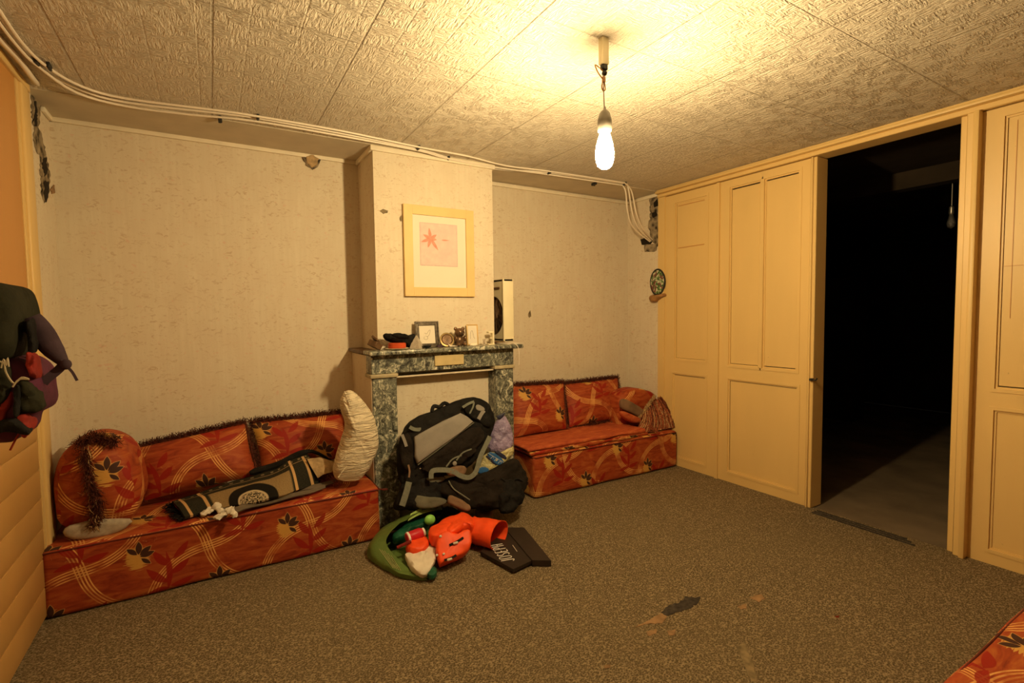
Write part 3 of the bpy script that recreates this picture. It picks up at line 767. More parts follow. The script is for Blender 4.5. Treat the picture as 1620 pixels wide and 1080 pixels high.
def petal(b, c, ang, L, W, y):
    vs = []; n = 7
    for k in range(n): tt = k / (n - 1); vs.append((tt * L, W * math.sin(PI * tt ** .8)))
    for k in range(n - 2, 0, -1): tt = k / (n - 1); vs.append((tt * L, -W * math.sin(PI * tt ** .8)))
    P = [V((c.x + u * math.cos(ang) - w_ * math.sin(ang), y, c.z + u * math.sin(ang) + w_ * math.cos(ang))) for u, w_ in vs]
    b.addm(P + [p + V((0, .0006, 0)) for p in P], [tuple(range(len(P)))[::-1], tuple(range(len(P), 2 * len(P)))])
for k, (an, L) in enumerate(((1.7, .075), (.6, .055), (-.1, .045), (-.95, .095), (-1.9, .065), (3.5, .075), (2.7, .06))): petal(b, fc, an, L, .011, PY - .0140 - k * .0002)
petal(b, V(py_(697, 380, PY)), 0, .06, .005, PY - .0138); b.build('flower', 'petal', t, smooth=False)

# ================================================================ SOFAS
def strandline(b, p, q, n=10, sag=0.0): return [V(p).lerp(V(q), k / n) + V((0, 0, R.uniform(-.006, .006) - sag * math.sin(PI * k / n))) for k in range(n + 1)]
t = thing('floor_sofa', 'low orange floral sofa base along the back wall left of the fireplace', 'sofa', (.09, 3.27, 0), 'low floral banquettes')
MB().softbox((-.695, 2.95, .004), (.832, 3.57, .322), .025, .05, .006).build('base', 'fabric', t, uvoff=(.06, .10))
b = MB()
for z in (.308,): b.tube(smooth_line([(-.69, 2.951, z), (.1, 2.949, z + .002), (.822, 2.951, z), (.832, 2.97, z), (.833, 3.55, z)], 4), .0035, 6)
b.tube([(-.694, 2.955, .31), (-.697, 2.952, .02)], .004, 6); b.build('piping', 'piping', t)

t = thing('floor_sofa', 'low orange floral sofa base right of the fireplace, in the far right corner', 'sofa', (2.72, 3.25, 0), 'low floral banquettes')
Mr = Matrix.Translation((1.965, 2.975, 0)) @ Matrix.Rotation(-.018, 4, 'Z')
MB().softbox((0, 0, .004), (1.50, .60, .318), .03, .05, .006, M4=Mr).build('base', 'fabric', t, uvoff=(.25, .03))
b = MB(); P = [Mr @ V(p) for p in ((0, .6, .308), (-.001, .02, .308), (.02, -.001, .308), (1.47, -.001, .308))]
b.tube(P, .0035, 6); b.build('piping', 'piping', t)
Mm = Matrix.Translation((1.945, 2.99, 0)) @ Matrix.Rotation(-.018, 4, 'Z')
b = MB(); b.softbox((0, .0, .318), (1.18, .58, .348), .014, .04, .010, 6, M4=Mm)
tag(b.build('seat_pad', 'fabric', None, uvoff=(.4, .2)), 'thin floral seat pad lying directly on the right corner sofa base', 'cushion', 'thin pads on the right sofa')
b = MB(); b.softbox((-.012, .01, .350), (1.15, .58, .376), .012, .04, .012, 5, M4=Mm)
g = G('plain_orange_weave', .7, .2); uvv = g.coord()
g.base(g.ramp(g.noise(g.mapp(uvv, (12, 50, 20)), 1, 5, .7), [(.35, (.34, .055, .022)), (.55, (.50, .11, .035)), (.75, (.62, .20, .06))])); g.bump(g.noise(uvv, 60, 4), .6, .006); M['weave'] = g.m
tag(b.build('seat_pad', 'weave', None), 'upper thin rust coloured pad with dark edge, on the right corner sofa', 'cushion', 'thin pads on the right sofa')
M['redtop'] = M['weave']

t = thing('floor_sofa', 'low orange floral sofa in the bottom right corner, opposite the fireplace', 'sofa', (2.5, .14, 0), 'low floral banquettes')
MB().softbox((1.50, -.2, .004), (3.42, .492, .40), .03, .06, .006).build('base', 'fabric', t, uvoff=(.1, .1))
MB().tube([(1.52, .478, .395), (3.40, .478, .395)], .0035, 6).build('piping', 'piping', t)

# ---- back cushions
def back_cushion(bl, br, tr, tl, yb, yt, th, label, seed, group='square floral back cushions', fr=(1, 1, 0)):
    q = [V(py_(*bl, yb)), V(py_(*br, yb)), V(py_(*tr, yt)), V(py_(*tl, yt))]
    c = (q[0] + q[1]) / 2
    t = thing('back_cushion', label, 'cushion', c, group)
    MB().cushion(*q, th, seed=seed).build('cover', 'fabric', t)
    b = MB(); top = [q[3].lerp(q[2], k / 12) for k in range(13)]
    b.fringe(top, 2600, .040, .8, .0016, .0, out=(0, 0, .45))
    if fr[1]: b.fringe([q[2].lerp(q[1], k / 8) for k in range(9)], 900, .028, .8, .0013, .1, out=(.5, 0, 0))
    if fr[0]: b.fringe([q[3].lerp(q[0], k / 8) for k in range(9)], 900, .028, .8, .0013, .1, out=(-.4, 0, 0))
    if fr[2]: b.fringe([q[0].lerp(q[1], k / 8) for k in range(9)], 700, .03, .8, .0013, .3)
    b.build('fringe', 'fringe', t)
    b = MB(); b.tube([q[3].lerp(q[2], k / 12) for k in range(13)], .010, 7); b.tube([q[2].lerp(q[1], k / 8) for k in range(9)], .006, 6)
    b.build('fringe_cord', 'fringe', t); return t
back_cushion((228, 792), (408, 752), (388, 668), (196, 712), 3.33, 3.47, .17, 'wide floral cushion on the left sofa, between the round bolster and another', 1)
back_cushion((415, 748), (552, 722), (548, 652), (396, 668), 3.38, 3.50, .15, 'floral cushion on the left sofa, standing beside the cream pillow', 3)
back_cushion((812, 692), (897, 678), (892, 605), (806, 610), 3.32, 3.46, .15, 'floral cushion at left end of the right corner sofa', 5, fr=(0, 1, 0))
back_cushion((901, 676), (986, 660), (977, 597), (891, 607), 3.35, 3.49, .15, 'floral cushion at the middle of the right corner sofa, beside the shawl', 4, fr=(0, 1, 1))

# ---- left bolster (axis toward the room, round end facing)
yf = 3.04
out = [V(py_(a, c, yf)) for a, c in ((92, 838), (82, 800), (80, 760), (92, 722), (118, 700), (150, 692), (182, 700), (208, 722), (225, 760), (225, 795), (212, 822), (190, 835), (140, 846))]
t = thing('round_bolster', 'rounded floral bolster with dark frayed tassels at left end of the sofa', 'cushion', (-.49, 3.2, .33))
def loft(b, rings, cap=True):
    n = len(rings[0]); vs = [p for r in rings for p in r]; fs = []
    for i in range(len(rings) - 1):
        for k in range(n):
            a = i * n + k; bb = i * n + (k + 1) % n; fs.append((a, a + n, bb + n, bb))
    if cap:
        for i, rev in ((0, False), (len(rings) - 1, True)):
            c = sum(rings[i], V()) / n; vs.append(c); e = len(vs) - 1
            for k in range(n):
                a, bb = i * n + k, i * n + (k + 1) % n; fs.append((e, a, bb) if not rev else (e, bb, a))
    return b.addm(vs, fs)
def chaikin(o, k=2):
    for _ in range(k): o = [q for i in range(len(o)) for q in (o[i] * .75 + o[(i + 1) % len(o)] * .25, o[i] * .25 + o[(i + 1) % len(o)] * .75)]
    return o
def extr(b, out, y0, y1, dome=.05, wr=.006, nf=7, floorz=None, y_shift=0):
    out = chaikin(out); c = sum(out, V()) / len(out); rings = []
    prof = [(.30, 0), (.62, .08), (.84, .26), (.95, .5), (1, .8), (1.01, 1.2)]
    seq = [(s_, y0 - dome + d_ * dome) for s_, d_ in prof] + [(1.0, (y0 + y1) / 2)] + [(s_, y1 + dome - d_ * dome) for s_, d_ in reversed(prof)]
    for s_, y in seq:
        r = []
        for p in out:
            q = c + (p - c) * s_; q = V((q.x, y, q.z)); nn = noise.noise(q * nf) * wr; q += (p - c).normalized() * nn
            q.y += noise.noise(q * nf * 1.5) * wr * (1 if y < y0 + .01 else 0)
            if floorz: q.z = max(q.z, floorz)
            r.append(q)
        rings.append(r)
    return loft(b, rings)
b = MB(); extr(b, out, yf + .07, 3.30, .11, .012, floorz=.328); b.build('cover', 'fabric', t, uvoff=(.17, .1))
b = MB(); w0 = [V(py_(a, c, yf - .022)) for a, c in ((98, 844), (104, 832), (128, 826), (150, 820), (180, 820), (214, 820), (196, 838), (165, 848), (118, 854))]
b.puff(w0, (0, -1, 0), .024, .01, wr=.003, sub=1); b.build('canvas_end', 'canvasw', t)
b = MB(); yy = yf - .045
b.fringe([py_(122, 702, yy + .04), py_(150, 690, yy + .05), py_(185, 700, yy + .04)], 5000, .045, .9, .0012, .0, out=(0, -.3, .1))
b.fringe([py_(132, 705, yy + .01), py_(140, 740, yy - .005), py_(146, 790, yy - .01), py_(150, 825, yy)], 2600, .055, .8, .0012, .9, out=(0, -.2, 0))
b.fringe([py_(140, 745, yy), py_(158, 790, yy - .01), py_(156, 820, yy)], 1500, .05, .7, .0012, 1.0)
b.build('tassels', 'fringe', t)
b = MB(); b.fringe([py_(140, 700, yy), py_(142, 800, yy - .014)], 170, .06, .5, .0012, 1.0); b.fringe([py_(148, 815, yy - .01), py_(152, 838, yy)], 1200, .03, .9, .0012, .3)
b.build('pale_threads', 'fringe3', t)

# ---- cream pillow
t = thing('cream_pillow', 'creased cream pillow standing on end at right end of the left sofa', 'pillow', (.70, 3.2, .33))
out = [V(py_(a, c, 3.04)) for a, c in ((524, 756), (532, 722), (543, 690), (548, 665), (536, 640), (546, 616), (562, 620), (580, 640), (594, 665), (598, 695), (592, 725), (575, 752), (550, 763))]
out = chaikin(out, 2); b = MB(); c0 = sum(out, V()) / len(out); rings = []
for sc, h in ((.2, -1), (.55, -.93), (.82, -.7), (.97, -.35), (1, 0), (.97, .35), (.82, .7), (.55, .93), (.2, 1)):
    rr = []
    for p in out:
        q = c0 + (p - c0) * sc; q.y += h * .095
        tt = noise.noise(V((q.x * 9, q.y * 4, q.z * 46))) * .009 + noise.noise(q * 9) * .01
        q += (p - c0).normalized() * tt * (.6 if sc > .9 else 1); q.y -= tt * 1.4 * (1 if h < 0 else 0); q.z = max(q.z, .327); rr.append(q)
    rings.append(rr)
loft(b, rings); b.build('cover', 'pillow', t)
b = MB(); b.tube(smooth_line([py_(a, c, 2.97) for a, c in ((545, 619), (556, 650), (560, 690), (554, 725), (535, 755))], 4), .004, 6); b.build('seam', 'pillow', t)

# ---- rug on the left sofa
zs = .332
def sof(px, py, z): return V(pz(px, py, z))
lower = [sof(292, 819, zs + .012), sof(325, 810, zs + .012), sof(365, 801, zs + .02), sof(400, 796, zs + .03), sof(440, 786, zs + .035), sof(470, 776, zs + .03), sof(503, 764, zs + .012)]
upper = [V(py_(272, 795, 3.24)), V(py_(305, 785, 3.24)), V(py_(345, 771, 3.25)), V(py_(390, 757, 3.26)), V(py_(432, 745, 3.26)), V(py_(458, 730, 3.27)), V(py_(485, 718, 3.30))]
lower = smooth_line(lower, 5); upper = smooth_line(upper, 5); rows = []
for i, (a, c) in enumerate(zip(lower, upper)):
    r = []
    for j in range(11):
        k = j / 10; p = a.lerp(c, k); p.z += .022 * math.sin(PI * k) + .006 * noise.noise(V((i * .3, k * 3, 1))); p.y -= .02 * math.sin(PI * k); r.append(p)
    rows.append(r)
t = thing('prayer_rug', 'folded black and gold woven rug with round medallion on the left sofa', 'rug', (.2, 3.1, .33))
MB().sheet(rows, .014, True).build('rug_face', 'rug', t)
rows2 = [[p + V((.0, .02, -.014)) for p in r] for r in rows[:30]]
MB().sheet([[q + V((.02, .035, .004)) for q in r] for r in rows2], .014).build('rug_underfold', 'black', t)
b = MB(); b.fringe([lower[0], upper[0]], 900, .05, .5, .0016, .3, out=(-1, 0, 0)); b.build('rug_tassels', 'black', t)
b = MB(); b.fringe([lower[-1], upper[-1]], 400, .03, .5, .0016, .3, out=(1, 0, 0)); b.build('rug_tassels', 'black', t)
# top roll standing behind
b = MB(); pts = smooth_line([py_(395, 748, 3.30), py_(440, 735, 3.29), py_(470, 720, 3.29), py_(495, 714, 3.28), py_(530, 732, 3.22)], 4)
b.tube(pts, [.012] + [.022] * (len(pts) - 8) + [.016, .014, .012, .010, .008, .006, .005], 8); b.build('rug_rolled_edge', 'black', t)
b = MB(); b.sheet([[V(py_(486, 726, 3.2)), V(py_(492, 738, 3.17)), V(py_(503, 756, 3.13))], [V(py_(505, 724, 3.2)), V(py_(508, 736, 3.15)), V(py_(512, 750, 3.12))], [V(py_(532, 731, 3.2)), V(py_(528, 740, 3.16)), V(py_(524, 747, 3.14))]], .008); b.build('rug_reverse', 'filler', t)
# brown knotted shawl end
b = MB(); b.fringe([sof(500, 758, zs + .02), sof(528, 745, zs + .04), sof(532, 764, zs + .01)], 1800, .05, .9, .0016, .1)
tag(b.build('knotted_shawl', 'fringe2'), 'brown knotted shawl end between the rug and the cream pillow', 'shawl')
# taupe cloth belts with knotted white ends
for k, (p0, p1, w_, lab) in enumerate((((345, 806), (535, 762), .055, 'taupe cloth belt with white knotted end, lying against the rug'), ((366, 812), (515, 772), .045, 'taupe cloth belt with white knotted end, nearest the front edge of the sofa'))):
    a, c = sof(*p0, zs + .012), sof(*p1, zs + .008)
    t = thing('cloth_belt', lab, 'belt', a, 'cloth belts on the left sofa')
    pts = [a.lerp(c, i / 16) + V((0, .015 * math.sin(i * .45) + .012 * math.sin(PI * i / 16), .004 * math.sin(i * .8) + .004)) for i in range(17)]
    b = MB(); b.sheet([[p + V((0, -w_ / 2 * (1 - .5 * i / 16), -.003)), p + V((0, 0, .006)), p + V((0, w_ / 2 * (1 - .5 * i / 16), .009))] for i, p in enumerate(pts)], .007); b.build('strip', 'greycloth', t)
    b = MB(); q = a + V((-.01, -.005, .012)); b.puff([q + V(d) for d in ((.03, -.02, .01), (.02, .02, .012), (-.015, .02, .008), (-.02, -.02, .008))], (0, 0, 1), .014, .012, 4, .006, 30); b.puff([q + V(d) for d in ((-.01, -.02, .0), (-.055, -.045, -.012), (-.075, -.02, -.01), (-.055, .01, -.005), (-.01, .015, .0))], (0, 0, 1), .008, .008, 3, .005, 30)
    b.puff([q + V(d) for d in ((0, -.02, 0), (.012, -.045, -.012), (.04, -.045, -.012), (.03, -.01, 0))], (0, 0, 1), .008, .008, 3, .004, 30)
    for v in b.v: v += V([noise.noise(v * 70 + V((k, s_, 0))) * .009 for s_ in (1, 5, 9)]); v.z = max(v.z, zs - .004) if v.y > 2.95 else v.z
    b.build('knotted_end', 'cloth', t)

# ---- right bolster, fold and shawl
yf = 3.20
out = [V(py_(a, c, yf)) for a, c in ((985, 690), (982, 655), (984, 628), (1000, 616), (1022, 615), (1042, 624), (1054, 645), (1064, 668), (1074, 692))]
t = thing('arm_bolster', 'floral arm bolster at the right wall end of the corner sofa', 'cushion', (3.2, 3.3, .33))
b = MB(); extr(b, out, yf + .05, 3.36, .06, .010, floorz=.350)
for v in b.v: v.x = min(v.x, XR - .03)
b.build('cover', 'fabric', t, uvoff=(.02, .2))
t2 = MB(); t2.puff([V(py_(a, c, 3.13)) for a, c in ((982, 628), (1000, 636), (1018, 648), (1022, 655), (1012, 661), (996, 652), (982, 646))], (0, -1, .2), .02, .05, wr=.004)
tag(t2.build('folded_cushion', 'brown'), 'dark brown folded cushion wedged beside the fringed shawl', 'cushion')
t2 = MB(); t2.puff([V(py_(a, c, 3.12)) for a, c in ((980, 648), (996, 654), (1014, 662), (1018, 668), (1004, 670), (984, 660))], (0, -1, .2), .02, .05, wr=.004)
tag(t2.build('folded_throw', 'weave'), 'rust coloured folded throw under the dark brown cushion', 'throw')
t = thing('fringed_shawl', 'rust and straw fringed shawl hanging over the arm bolster', 'shawl', (3.2, 3.0, .35))
for m, cnt, sd in (('fringe2', 240, 1), ('fringe3', 70, 2), ('fringe', 60, 3)):
    b = MB()
    for i in range(cnt):
        k = (i + R.random()) / cnt
        a = V(py_(1045 - 28 * k + R.uniform(-2, 2), 628 + 22 * k + R.uniform(-2, 2), 3.15)); e = V(py_(1072 - 74 * k + R.uniform(-4, 4), 684 + 8 * R.random() + 6 * k, 3.01))
        a.y -= R.uniform(.0, .02); pts = []
        for j in range(8):
            f_ = j / 7; p = a.lerp(e, f_); p += V((R.gauss(0, .003), -.035 * math.sin(PI * f_) + R.gauss(0, .003), R.gauss(0, .003))); p.z = max(p.z, .336); pts.append(p)
        b.tube(pts, .0028, 4, False)
    b.build('fringe', m, t)
b = MB(); b.fringe([py_(1036, 626, 3.14), py_(1020, 648, 3.12), py_(1012, 660, 3.11)], 4200, .02, 1, .0016); b.build('crochet_edge', 'fringe3', t)
b = MB(); b.fringe([sof(940, 668, .39), sof(985, 660, .39), sof(1015, 664, .39), sof(1040, 682, .37)], 1100, .03, .9, .0016, .2); b.build('loose_fringe', 'fringe2', t)

# ================================================================ MANTEL THINGS
zt = 1.137
def base_at(px, y): return V((py_(px, 545, y).x, y, zt))
p = base_at(591, 3.14); t = thing('trinket_box', 'small dark open wooden box at left end of mantel shelf', 'box', p)
Mt = Matrix.Translation(p + V((0, 0, .012))) @ Matrix.Rotation(.5, 4, 'Y') @ Matrix.Rotation(.6, 4, 'Z')
b = MB(); b.rbox((-.022, -.022, 0), (.022, .022, .026), .002, 1, Mt); b.build('body', 'wood', t)
Mt2 = Matrix.Translation(p + V((.008, .0, .038))) @ Matrix.Rotation(.9, 4, 'Y') @ Matrix.Rotation(.6, 4, 'Z')
MB().rbox((-.02, -.02, 0), (.02, .02, .010), .002, 1, Mt2).build('lid', 'bronze', t); t.scale = (1.5,) * 3
p = base_at(628, 3.12); tag(MB().lathe([(.03, 0), (.068, .003), (.076, .009), (.072, .010), (.02, .006), (.001, .006)], p, 28).build('saucer', 'cream'), 'flat pale saucer under the red tin on the mantel', 'saucer')
tag(MB().lathe([(.052, 0), (.057, .004), (.057, .030), (.052, .034), (.001, .034)], p + V((0, 0, .009)), 28).build('round_tin', 'redtin'), 'round orange red tin on the saucer beneath black cloth', 'tin')
b = MB(); b.puff([V(py_(a, c, 3.15)) for a, c in ((604, 529), (612, 528), (618, 530), (634, 536), (652, 532), (655, 528), (659, 531), (654, 545), (648, 549), (640, 545), (622, 541), (610, 537))], (0, -1, .4), .030, .030, 4, .008, 40)
b.puff([V(py_(a, c, 3.13)) for a, c in ((619, 528), (630, 527), (645, 531), (650, 536), (634, 538), (620, 533))], (0, -1, .4), .026, .02, 4, .006, 40)
tag(b.build('black_cloth', 'black'), 'crumpled black cloth draped over the red tin', 'cloth')
p = base_at(659, 3.13); tag(MB().lathe([(.050, 0), (.036, .035), (.005, .085), (.001, .086)], p, 4).build('paper_pyramid', 'canvasw'), 'small cream pyramid left of the ornate photo frame', 'ornament')
def std_frame(px0, px1, py0, py1, y, lean, fw, dep, m1, m2, label, name='photo_frame', drawing=None):
    a = V(py_(px0, py1, y)); c = V(py_(px1, py0, y)); W = c.x - a.x; H = c.z - zt
    t = thing(name, label, 'picture frame', (a.x + W / 2, y, zt), 'small frames on the mantel')
    Mt = Matrix.Translation((a.x, y, zt + .001)) @ Matrix.Rotation(-lean, 4, 'X')
    b = MB()
    for k, (o_, th) in enumerate(((0, dep), (fw * .38, dep * .75), (fw * .72, dep * .9))):
        w2 = fw * (.36 if k < 2 else .28)
        b.rbox((o_, -th, o_), (o_ + w2, 0, H - o_), .0015, 1, Mt); b.rbox((W - o_ - w2, -th, o_), (W - o_, 0, H - o_), .0015, 1, Mt)
        b.rbox((o_, -th, o_), (W - o_, 0, o_ + w2), .0015, 1, Mt); b.rbox((o_, -th, H - o_ - w2), (W - o_, 0, H - o_), .0015, 1, Mt)
    b.build('frame', m1, t)
    MB().box((fw * .9, -.004, fw * .9), (W - fw * .9, -.001, H - fw * .9), Mt).build('picture_sheet', m2, t, smooth=False)
    if drawing:
        b = MB()
        for line in drawing: b.tube([Mt @ V((W * u, -.0048, H * v)) for u, v in smooth_line([(q[0], q[1], 0) for q in line], 4) for u, v in [(u, v)]] if 0 else [Mt @ V((W * q.x, -.0048, H * q.y)) for q in smooth_line([(q[0], q[1], 0) for q in line], 4)], .0009, 5)
        b.build('drawing', 'backing', t)
    MB().box((W / 2 - .008, 0, .002), (W / 2 + .008, .03, .006), Mt).build('strut', m1, t, smooth=False)
    return t
std_frame(658, 694, 508, 549, 3.165, .12, .026, .016, 'pewter', 'paper', 'ornate dark pewter photo frame with small drawing, left of the bear', drawing=[[(.38, .42), (.36, .34), (.44, .30), (.52, .34), (.50, .42), (.42, .44)], [(.50, .40), (.60, .50), (.64, .66), (.58, .64), (.48, .52), (.40, .56)]])
std_frame(739, 756, 513, 546, 3.19, .08, .008, .008, 'frame', 'paper', 'slim pale gold frame with faint drawing, right of the bear', drawing=[[(.3, .3), (.35, .6), (.5, .7), (.6, .4), (.7, .3)]])
p = base_at(676, 3.10); tag(MB().lathe([(.012, 0), (.016, .004), (.030, .016), (.031, .020), (.027, .018), (.010, .008), (.001, .007)], p, 22).build('small_bowl', 'glassd'), 'small dark bowl in front of the ornate photo frame', 'bowl')
p = base_at(707, 3.15); b = MB(); c = p + V((0, 0, .047)); b.lathe([(.001, -.008), (.046, -.008), (.050, -.004), (.050, .008), (.036, .010), (.033, .005), (.001, .004)], c, 30, axis=(-.15, -.9, .35))
t = thing('round_clock', 'round brass dish standing on edge, leaning beside the bear', 'dish', p); b.build('disc', 'brass', t)
MB().lathe([(.032, .009), (.036, .013), (.040, .009)], c, 30, axis=(-.15, -.9, .35)).build('rim', 'bronze', t); t.name = 'brass_dish'
p = base_at(694, 3.12); b = MB()
b.puff([p + V(q) for q in ((-.02, -.015, .006), (.02, -.02, .005), (.035, .0, .004), (.02, .015, .012), (-.012, .012, .008))], (0, 0, 1), .010, .005, 3, .004, 60)
tag(b.build('folded_fabric', 'violet'), 'small scrap of dark violet cloth left of the brass dish', 'cloth')
p = base_at(717, 3.115); b = MB()
b.sheet([[p + V((-.035, -.02, .004)), p + V((-.03, .02, .026))], [p + V((.0, -.022, .005)), p + V((.005, .018, .010))], [p + V((.05, -.012, .003)), p + V((.052, .02, .004))]], .0012)
tag(b.build('paper_slip', 'paper'), 'white folded slip of paper in front of the bear', 'paper')
# bear
p = base_at(727, 3.14); t = thing('bear_figurine', 'little bronze coloured bear figurine sitting on mantel shelf', 'figurine', p)
b = MB(); b.ball(p + V((0, 0, .020)), (.019, .016, .022)); b.ball(p + V((0, -.003, .050)), (.019, .017, .017)); b.ball(p + V((0, -.016, .046)), (.008, .008, .006))
for s_ in (-1, 1):
    b.ball(p + V((s_ * .015, 0, .064)), (.007, .005, .007)); b.ball(p + V((s_ * .013, -.015, .008)), (.008, .014, .008)); b.ball(p + V((s_ * .018, -.008, .028)), (.006, .009, .012))
b.build('body', 'bronze', t)
b = MB()
for s_ in (-1, 1): b.ball(p + V((s_ * .007, -.018, .053)), .002, 6, 4)
b.ball(p + V((0, -.024, .048)), .003, 8, 5); b.build('face', 'glassd', t); t.scale = (1.9,) * 3
# small white frames / porcelain
p = base_at(749, 3.12); b = MB(); b.puff([p + V(q) for q in ((-.03, -.014, .005), (.03, -.014, .005), (.036, .012, .006), (-.03, .014, .006))], (0, 0, 1), .014, .004, 3, .003, 50)
tag(b.build('porcelain_dish', 'cornice'), 'small pale porcelain piece below the slim gold frame', 'ornament')
b0 = base_at(776, 3.15); t = thing('plastic_stand', 'small white angular stand near right end of the mantel shelf', 'stand', b0)
b = MB(); b.rbox(b0 + V((.008, -.010, 0)), b0 + V((.016, .014, .066)), .001, 1); b.rbox(b0 + V((-.014, -.010, .058)), b0 + V((.012, .014, .066)), .001, 1); b.rbox(b0 + V((-.004, -.006, .030)), b0 + V((.010, .010, .036)), .001, 1); b.build('bracket', 'cream', t)
MB().rbox(b0 + V((-.016, -.012, 0)), b0 + V((.020, .016, .005)), .001, 1).build('foot', 'cream', t); t.scale = (1.45,) * 3
b0 = base_at(766, 3.14); tag(MB().lathe([(.008, 0), (.010, .003), (.009, .03), (.011, .045), (.010, .045), (.007, .03), (.001, .004)], b0, 16).build('small_glass', 'glass'), 'tiny clear glass left of the white angular stand', 'glass')
# fan
fx0, fx1, fy0, fy1, fz0, fz1 = 1.895, 1.975, 3.255, 3.585, 1.150, 1.622
t = thing('box_fan', 'cream box fan standing right of the chimney breast on the shelf', 'fan', ((fx0 + fx1) / 2, 3.42, 1.133))
b = MB(); b.rbox((fx0 - .005, fy0, fz0), (fx1 + .005, fy0 + .018, fz1), .004, 2); b.rbox((fx0 - .005, fy1 - .018, fz0), (fx1, fy1, fz1), .004, 2)
b.rbox((fx0, fy0, fz1 - .02), (fx1, fy1, fz1), .004, 2); b.rbox((fx0, fy0, fz0), (fx1, fy1, fz0 + .02), .004, 2); b.build('housing', 'cream', t)
# front plate with round hole: ring of quads
b = MB(); yc, zc, rr = (fy0 + fy1) / 2, fz0 + .195, .150; n = 48; vs = []; fs = []
for k in range(n):
    a = 2 * PI * k / n; ca, sa = math.cos(a), math.sin(a); hy = (fy1 - fy0) / 2
    t1 = hy / abs(ca) if abs(ca) > 1e-6 else 9; t2_ = ((fz1 - zc) if sa > 0 else (zc - fz0)) / abs(sa) if abs(sa) > 1e-6 else 9; tt = min(t1, t2_)
    for x in (fx0, fx0 + .006): vs += [(x, yc + rr * ca, zc + rr * sa), (x, yc + tt * ca, zc + tt * sa)]
for k in range(n):
    a = 4 * k; c = 4 * ((k + 1) % n); fs += [(a, a + 1, c + 1, c), (a + 2, c + 2, c + 3, a + 3), (a, c, c + 2, a + 2)]
b.addm(vs, fs); b.build('front_plate', 'cream', t, smooth=False)
MB().rbox((fx1 - .012, fy0 + .01, fz0 + .01), (fx1 - .004, fy1 - .01, fz1 - .01), .002, 1).build('back_plate', 'wood', t)
b = MB()
for r_ in (.03, .06, .09, .12, .145): b.tube([(fx0 + .004, yc + r_ * math.cos(2 * PI * k / 32), zc + r_ * math.sin(2 * PI * k / 32)) for k in range(33)], .0012, 5, False)
for k in range(16): a = 2 * PI * k / 16; b.tube([(fx0 + .004, yc + .02 * math.cos(a), zc + .02 * math.sin(a)), (fx0 + .004, yc + .15 * math.cos(a), zc + .15 * math.sin(a))], .0012, 5)
b.build('grille', 'bronze', t)
MB().lathe([(.001, 0), (.025, 0), (.025, .03), (.001, .03)], (fx0 + .01, yc, zc), 20, axis=(1, 0, 0)).build('hub', 'brown', t)
for k in range(4):
    a = PI / 2 * k + .4; u = V((0, math.cos(a), math.sin(a))); w_ = V((0, -math.sin(a), math.cos(a))); o_ = V((fx0 + .03, yc, zc))
    MB().sheet([[o_ + u * r_ - w_ * wd + V((-.012, 0, 0)), o_ + u * r_ + w_ * wd + V((.014, 0, 0))] for r_, wd in ((.024, .018), (.07, .04), (.12, .05), (.137, .035))], .002).build('fan_blade', 'brown', t)
MB().rbox((fx0 - .008, fy0 + .06, fz1 - .075), (fx0 + .004, fy0 + .22, fz1 - .058), .002, 1).build('control_slot', 'wood', t)
b = MB(); b.tube(smooth_line([(fx0 + .02, fy0 + .01, 1.147), (1.87, 3.19, 1.144), (1.86, 3.06, 1.142), (1.873, 3.028, 1.12), (1.885, 3.03, 1.06), (1.895, 3.05, .99)], 5), .0028, 6); b.build('power_cord', 'cable', t)
b0 = V((1.93, 3.29, 1.1335)); tag(MB().rbox((1.83, 3.10, 1.1375), (1.965, 3.26, 1.1415), .001, 1).build('paper_board', 'paper'), 'flat pale card lying on the shelf end below the fan', 'card')

# ================================================================ WALL PLATE
t = thing('wall_plate', 'oval painted bird plate on wooden shelf holder, right rear wall', 'plate', (XR - .01, 3.19, 1.48))
pc = V((XR - .03, 3.192, 1.628)); g = G('painted_china', .25, .5); co = g.coord()
n1 = g.noise(co, 34, 3, .6, .5); n2 = g.noise(g.mapp(co, loc=(3, 5, 7)), 22, 3, .6, .5)
c = g.ramp(n1, [(.44, (.62, .60, .45)), (.52, (.10, .20, .05)), (.62, (.03, .07, .02))]); c = g.mix(g.ramp(n2, [(.50, 0.0), (.56, 1.0)]), c, (.16, .05, .04)); g.base(c); M['china'] = g.m
b = MB(); b.lathe([(.001, .012), (.06, .010), (.082, .004), (.080, -.002), (.05, -.006), (.001, -.006)], (0, 0, 0), 32, axis=(-1, 0, 0))
for v in b.v: v.z *= 1.42; v.y *= 1.04; v += pc
b.build('plate', 'china', t)
b = MB(); b.lathe([(.080, .006), (.087, .004), (.087, -.003), (.080, -.004)], (0, 0, 0), 32, axis=(-1, 0, 0))
for v in b.v: v.z *= 1.40; v.y *= 1.04; v += pc
b.build('rim', 'glassd', t)
b = MB(); b.puff([(XR - .008, y, z) for y, z in ((3.30, 1.485), (3.27, 1.520), (3.18, 1.515), (3.11, 1.528), (3.09, 1.500), (3.15, 1.480), (3.20, 1.450), (3.27, 1.445))], (-1, 0, 0), .055, .004, 4, .003); b.build('holder', 'wood2', t)

